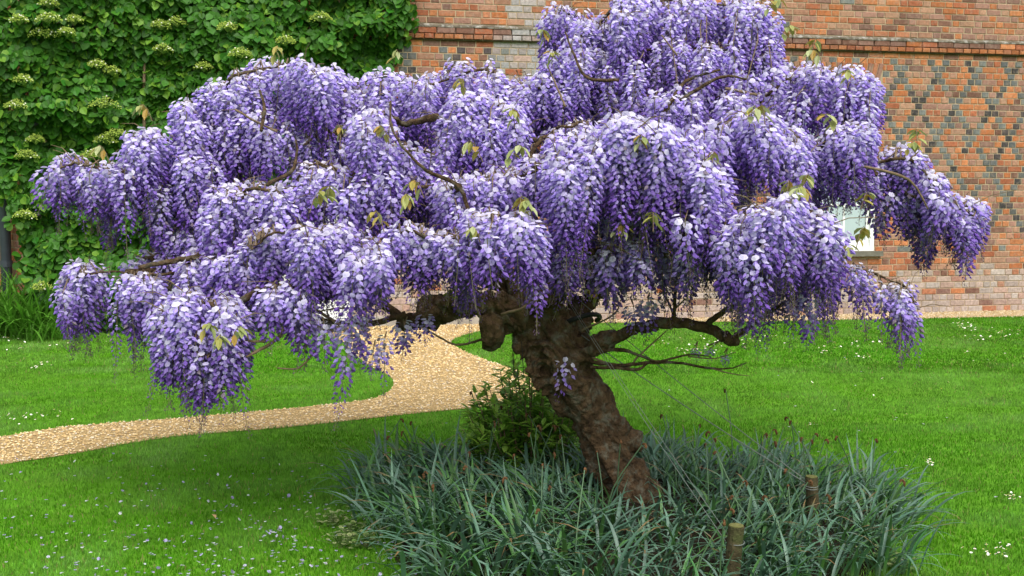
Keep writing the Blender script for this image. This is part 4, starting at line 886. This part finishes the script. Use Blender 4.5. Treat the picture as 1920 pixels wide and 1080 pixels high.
def nearest_label(x_, y_):
    if math.hypot(x_ - STK[0][0][0], y_ - STK[0][0][1]) < .28: return 'blue-green daffodil leaf clump around the thin wired stake'
    if math.hypot(x_ - STK[1][0][0], y_ - STK[1][0][1]) < .30: return 'blue-green daffodil leaf clump around the thick flat-topped stake'
    if math.hypot(x_ - wist.location.x, y_ - wist.location.y) < .38: return 'blue-green daffodil leaf clump against the base of the wisteria trunk'
    if math.hypot(x_ - bp[0], y_ - bp[1]) < .42: return 'blue-green daffodil leaf clump at the foot of the rounded bush'
    rim_ = math.hypot(x_ - BC[0], y_ - BC[1]) / BR > .78
    if x_ < wist.location.x - .05 and rim_: return 'blue-green daffodil leaf clump leaning over the lawn on the path side of the bed'
    if rim_: return 'silvery blue-green daffodil leaf clump leaning over the lawn edge beyond the stakes'
    if x_ < wist.location.x - .05: return 'blue-green daffodil leaf clump on the path side of the leaning trunk'
    return 'silvery blue-green daffodil leaf clump in the bed beyond the stakes'
def withered(mb_):
    L = random.uniform(.24, .4); az = random.uniform(0, 6.28); ln = random.uniform(.05, .5); d_ = np.array([math.cos(az), math.sin(az), 0])
    pts = [np.zeros(3), d_ * L * .25 * ln + [0, 0, L * .5], d_ * L * ln + [0, 0, L]]; c = spline(pts, 7); return c, d_
for x_, y_ in spots:
    e = empty('daffodil_clump', (x_, y_, .03)); lab = nearest_label(x_, y_); tag(e, lab, 'daffodil leaves', lab.replace('blue-green daffodil leaf clump', 'daffodil clumps').replace('silvery ', ''))
    out = math.atan2(y_ - BC[1], x_ - BC[0]); rim = math.hypot(x_ - BC[0], y_ - BC[1]) / BR
    mb = MB()
    for i in range(46):
        az = out + random.gauss(0, 1.0) if random.random() < .35 + .4 * rim else random.uniform(0, 6.28); off = np.array([random.gauss(0, .06), random.gauss(0, .06), -.02]); k = random.randrange(26); s_ = random.uniform(.7, 1.1) * (.72 if x_ > .75 else .86) * (.8 if y_ > 5.5 else 1) * (.72 if abs(x_ - wist.location.x - .0) < .25 and y_ < 5.3 else 1) * (.8 if abs(x_ - bp[0]) < .3 and y_ > 5 else 1)
        if i < 13:
            o = obj('leaf', DM[k], e, tuple(off)); o.rotation_euler = (random.gauss(0, .1), random.gauss(0, .1), az); o.scale = (s_, s_, s_)
        else:
            v, f, c = DL[k]; mb.add((v * s_) @ rotm((0, 0, 1), az).T + off, f, c * random.uniform(.8, 1.15))
    obj('foliage', mb.mesh('foliage', M['daff'], True), e)['kind'] = 'stuff'
    for i in range(random.choice((0, 1, 0, 2))):
        c, d_ = withered(None); c = c + np.array([random.gauss(0, .05), random.gauss(0, .05), 0]); v, f = tube(c, np.linspace(.0035, .0025, 7), 5, False); me = mesh_np('stalk', v, f, np.tile((.08, .15, .07), (len(v), 1)), True, M['daff']); st = obj('stalk', me, e)
        kx = random.uniform(.5, 1); h = [c[-1], c[-1] + d_ * .012 * kx + [0, 0, .006], c[-1] + d_ * .02 * kx + [0, 0, -.004], c[-1] + d_ * .021 * kx + [0, 0, -.022 * kx]]; v, f = tube(spline(h, 8), [.003, .004, .003, .005, .005, .006, .004, .001], 6); v = v + rng.normal(0, .0012, v.shape); obj('withered_flower', mesh_np('withered_flower', v, f, mat=M['dead']), st)
# pale variegated ground cover at the bed's rim
lr = np.array([[0, 0, 0], [-.35, .3, .08], [-.4, .7, .06], [0, 1, 0], [.4, .7, .06], [.35, .3, .08], [0, .5, .0]])
for q, (px, py, lab) in enumerate([(625, 985, 'left tip'), (660, 1005, ''), (690, 1025, ''), (735, 990, ''), (640, 1025, ''), (1640, 1062, ''), (1690, 1068, '')]):
    g = G(px, py); mb = MB()
    mb.add(ov * [.03, .03, .012], of, (.1, .16, .04))
    for i in range(60):
        a = random.uniform(0, 6.28); r = abs(random.gauss(0, .055)); p = np.array([r * math.cos(a), r * math.sin(a), random.uniform(.005, .06)]); az = random.uniform(0, 6.28); el = random.uniform(-.2, .6); dn = np.array([math.cos(az) * math.cos(el), math.sin(az) * math.cos(el), math.sin(el)]); X_ = np.cross(dn, [0, 0, 1.]); X_ /= np.linalg.norm(X_); n_ = np.cross(X_, dn); s_ = random.uniform(.015, .03)
        cc = np.array([.42, .45, .22]) if random.random() < .55 else np.array([.16, .28, .06])
        v, f = tube([np.zeros(3), p], .0012, 3, False); mb.add(v, f, (.12, .2, .05))
        mb.add(p + s_ * (lr[:, [0]] * X_ + lr[:, [1]] * dn + lr[:, [2]] * n_), l6f, [cc * .5 + .0, *[cc] * 5, np.array([.13, .25, .05])])
    o = obj('variegated_plant', mb.mesh('variegated_plant', M['bush']), None, (g[0], g[1], .0)); tag(o, 'low cream-edged variegated plant at the lawn edge of the bed' if q < 5 else 'low cream-edged variegated plant beside the stakes', 'plant', 'variegated plants at the bed rim' if q < 5 else 'variegated plants beside the stakes')

random.seed(46); rng = np.random.default_rng(46)
# ------------------------------------------------------------------ stakes, wires, collar, strings
stl = ['slim weathered wooden stake with guy wires tied round its top', 'thick greenish wooden stake with a flat sawn top among daffodil leaves']
for q, (g, h, r) in enumerate(STK):
    root = empty('wooden_stake', (g[0], g[1], 0)); tag(root, stl[q], 'stake')
    pts = np.array([[0.003 * k * (-1 if q == 0 else 1), 0, -.06 + (h + .06) * k / 7] for k in range(8)]); v, f = tube(pts, r, 14); v = v + (noise(v + q, 60) * .002)[:, None] * np.array([1, 1, 0]); obj('post', mesh_np('post', v, f, smooth=False, mat=M['post']), root)
    tv, tf = tube([[pts[-1][0], 0, h + .0015], [pts[-1][0], 0, h + .005]], r * .9, 14); M['cut'] = mat('sawn_top', (.13, .13, .045), .9, .1, var=.3, nscale=60); obj('sawn_top', mesh_np('sawn_top', tv, tf, mat=M['cut']), root)
    for hh in ((h - .035, h - .045) if q == 0 else (h - .06,)):
        t_ = np.linspace(0, 6.28, 17); v, f = tube([[pts[-1][0] + (r + .001) * math.cos(a), (r + .001) * math.sin(a), hh + .004 * math.sin(a)] for a in t_], .002, 5); obj('wire_loop', mesh_np('wire_loop', v, f, mat=M['wire']), root)
s1 = STK[0][0] + np.array([-.02, -.01, .215]); s2 = STK[1][0] + np.array([-.02, -.01, .19])
for a, b, r, lab in [(P(1090, 628, 5.02), s1, .0024, 'taut dark guy wire from trunk to slim stake'), (P(1092, 568, 5.12), s1 + [0, 0, .008], .0021, 'upper grey guy wire from trunk to slim stake'), (P(1062, 560, 4.98), s2, .0012, 'thin pale guy wire from trunk to thick stake'), (P(1075, 575, 4.98), s2 + [.02, 0, .01], .0012, 'thin pale guy wire from trunk to thick stake')]:
    u = np.linspace(0, 1, 14)[:, None]; pts = a * (1 - u) + b * u + np.array([0, 0, -1]) * .05 * u * (1 - u); v, f = tube(pts, r, 5); tag(obj('guy_wire', mesh_np('guy_wire', v, f, smooth=True, mat=M['wire'])), lab, 'wire', 'guy wires holding the tree')
t_ = np.linspace(math.pi * .95, math.pi * 2.15, 14); cc = P(1085, 602, 5.16)
v, f = tube([cc + [.1 * math.cos(a), .14 * math.sin(a) , .015 + .03 * math.sin(a * 1.5)] for a in t_], .0115, 8); tag(obj('rubber_collar', mesh_np('rubber_collar', v, f, smooth=True, mat=M['rubber'])), 'black rubber hose collar wrapped around the forked trunk', 'hose')
for px, y0, y1 in ((960, 625, 708), (978, 640, 705)):
    v, f = tube([P(px, y0, 5.0), P(px + 2, .5 * (y0 + y1), 5.0), P(px + 4, y1, 5.0)], .0016, 4); tag(obj('string', mesh_np('string', v, f, mat=M['rubber'])), 'thin dark string dangling from the trunk above the bush', 'string', 'strings dangling over the bush')

random.seed(47); rng = np.random.default_rng(47)
# ------------------------------------------------------------------ daisies and fallen blossoms
mb = MB()
for px, py, n, sx, sy in [(150, 605, 14, 55, 8), (110, 650, 10, 45, 5), (30, 660, 10, 50, 6), (70, 692, 12, 30, 6), (60, 795, 28, 70, 12), (15, 640, 8, 20, 4), (1330, 655, 40, 45, 25), (1430, 640, 16, 70, 12), (1395, 650, 14, 60, 10), (1620, 650, 16, 60, 10), (1620, 680, 8, 20, 4), (1810, 615, 30, 35, 9), (1880, 628, 26, 40, 8), (1850, 642, 14, 50, 5), (1820, 672, 8, 50, 10), (1748, 879, 10, 14, 6), (1518, 806, 5, 12, 5), (1600, 942, 26, 28, 8), (1893, 942, 14, 16, 6), (1860, 1048, 26, 50, 14), (1290, 660, 14, 40, 10), (230, 640, 8, 60, 12), (500, 660, 8, 100, 20), (1700, 760, 8, 200, 60), (1900, 600, 14, 40, 4), (1240, 650, 12, 40, 10), (1560, 660, 10, 60, 8)]:
    for i in range(n):
        a, b = random.gauss(px, sx * .55), random.gauss(py, sy * .6)
        if b < 600: continue
        g = G(a, b)
        if in_path(np.array([g[0]]), np.array([g[1]]))[0] or in_bed(np.array([g[0]]), np.array([g[1]]), -.1)[0]: continue
        z_ = random.uniform(.03, .05); r = random.uniform(.007, .011) * (.62 if g[1] < 5.2 else .8 if g[1] < 8 else 1); tl = rng.normal(0, .3, 2); an = np.linspace(0, 6.28, 9)[:8]
        ring = np.stack([r * np.cos(an), r * np.sin(an), .3 * r + r * (tl[0] * np.cos(an) + tl[1] * np.sin(an))], -1) + g + [0, 0, z_]
        mb.add(np.vstack([ring, g + [0, 0, z_]]), [[8, k, (k + 1) % 8] for k in range(8)], (.85, .84, .8)); mb.add(ov * r * .36 + g + [0, 0, z_ + .3 * r], of, (.75, .5, .04))
        v, f = tube([g, g + [0, 0, z_]], .0009, 3, False); mb.add(v, f, (.1, .2, .03))
M['daisy'] = mat('daisy', src='attr', rough=.6)
kind(obj('daisies', mb.mesh('daisies', M['daisy'])), 'stuff', 'scattered white lawn daisies in loose patches on the grass', 'daisies')
FB = []
for q in range(4):
    m_ = MB(); cc = [(.62, .6, .78), (.5, .45, .74), (.74, .74, .82), (.42, .36, .66)][q]
    pv = np.array([[0, 0, .3], [.8, -.4, .1], [.95, .3, .35], [.4, .95, .1], [-.4, .9, .2], [-.95, .3, .1], [-.8, -.4, .3], [0, -.8, .05]]); m_.add(pv, [[0, k, k + 1] for k in range(1, 7)] + [[0, 7, 1]], cc)
    m_.add(ov * [.35, .7, .3] + [.2, -.6, .3], of, np.array(cc) * .6); FB.append(m_)
fm = [m_.mesh('fallen_blossom', M['petal']) for m_ in FB]; mb = MB(); cnt_ = 0
def lawn_ok(g): 
    x_, y_ = np.array([g[0]]), np.array([g[1]]); return not in_path(x_, y_)[0] and not in_bed(x_, y_, -.02)[0]
while cnt_ < 420:
    a = random.uniform(-40, 780); b = random.uniform(860, 1110)
    if random.random() > (b - 820) / 260 * (.35 + .65 * math.exp(-((a - 430) / 260) ** 2)): continue
    g = G(a, b)
    if not lawn_ok(g): continue
    s_ = random.uniform(.0055, .0105); rz = random.uniform(0, 6.28); zz = random.uniform(.018, .034)
    if cnt_ < 150:
        o = obj('fallen_blossom', fm[cnt_ % 4], None, (g[0], g[1], zz)); o.rotation_euler = (random.gauss(0, .5), random.gauss(0, .5), rz); o.scale = (s_,) * 3
        tag(o, 'pale lilac wisteria blossom fallen on the lawn between path and bed', 'blossom', 'fallen blossoms on the lawn')
    else:
        m_ = FB[cnt_ % 4]; mb.add((np.vstack(m_.v) * s_ * .8) @ rotm((0, 0, 1), rz).T + [g[0], g[1], zz], np.vstack(m_.f), np.vstack(m_.c))
    cnt_ += 1
for i in range(90):
    a, b = random.uniform(700, 1900), random.uniform(640, 1070); g = G(a, b)
    if lawn_ok(g): m_ = FB[i % 4]; mb.add((np.vstack(m_.v) * .008) @ rotm((0, 0, 1), i).T + [g[0], g[1], .03], np.vstack(m_.f), np.vstack(m_.c))
kind(obj('fallen_petals', mb.mesh('fallen_petals', M['petal'])), 'stuff', 'tiny pale petals sprinkled over the grass', 'petals')
g = G(404, 984); o = obj('dead_leaf', mesh_np('dead_leaf', lr * .03 * [1, 1, 3], l6f, np.tile((.55, .34, .18), (7, 1)), mat=M['wild']), None, (g[0], g[1], .03)); o.rotation_euler = (.5, .3, 1); tag(o, 'single curled tan dead leaf lying on the lawn', 'leaf')
print('TRIS', sum(len(m.polygons) for m in bpy.data.meshes), 'RAC', len(RAC))
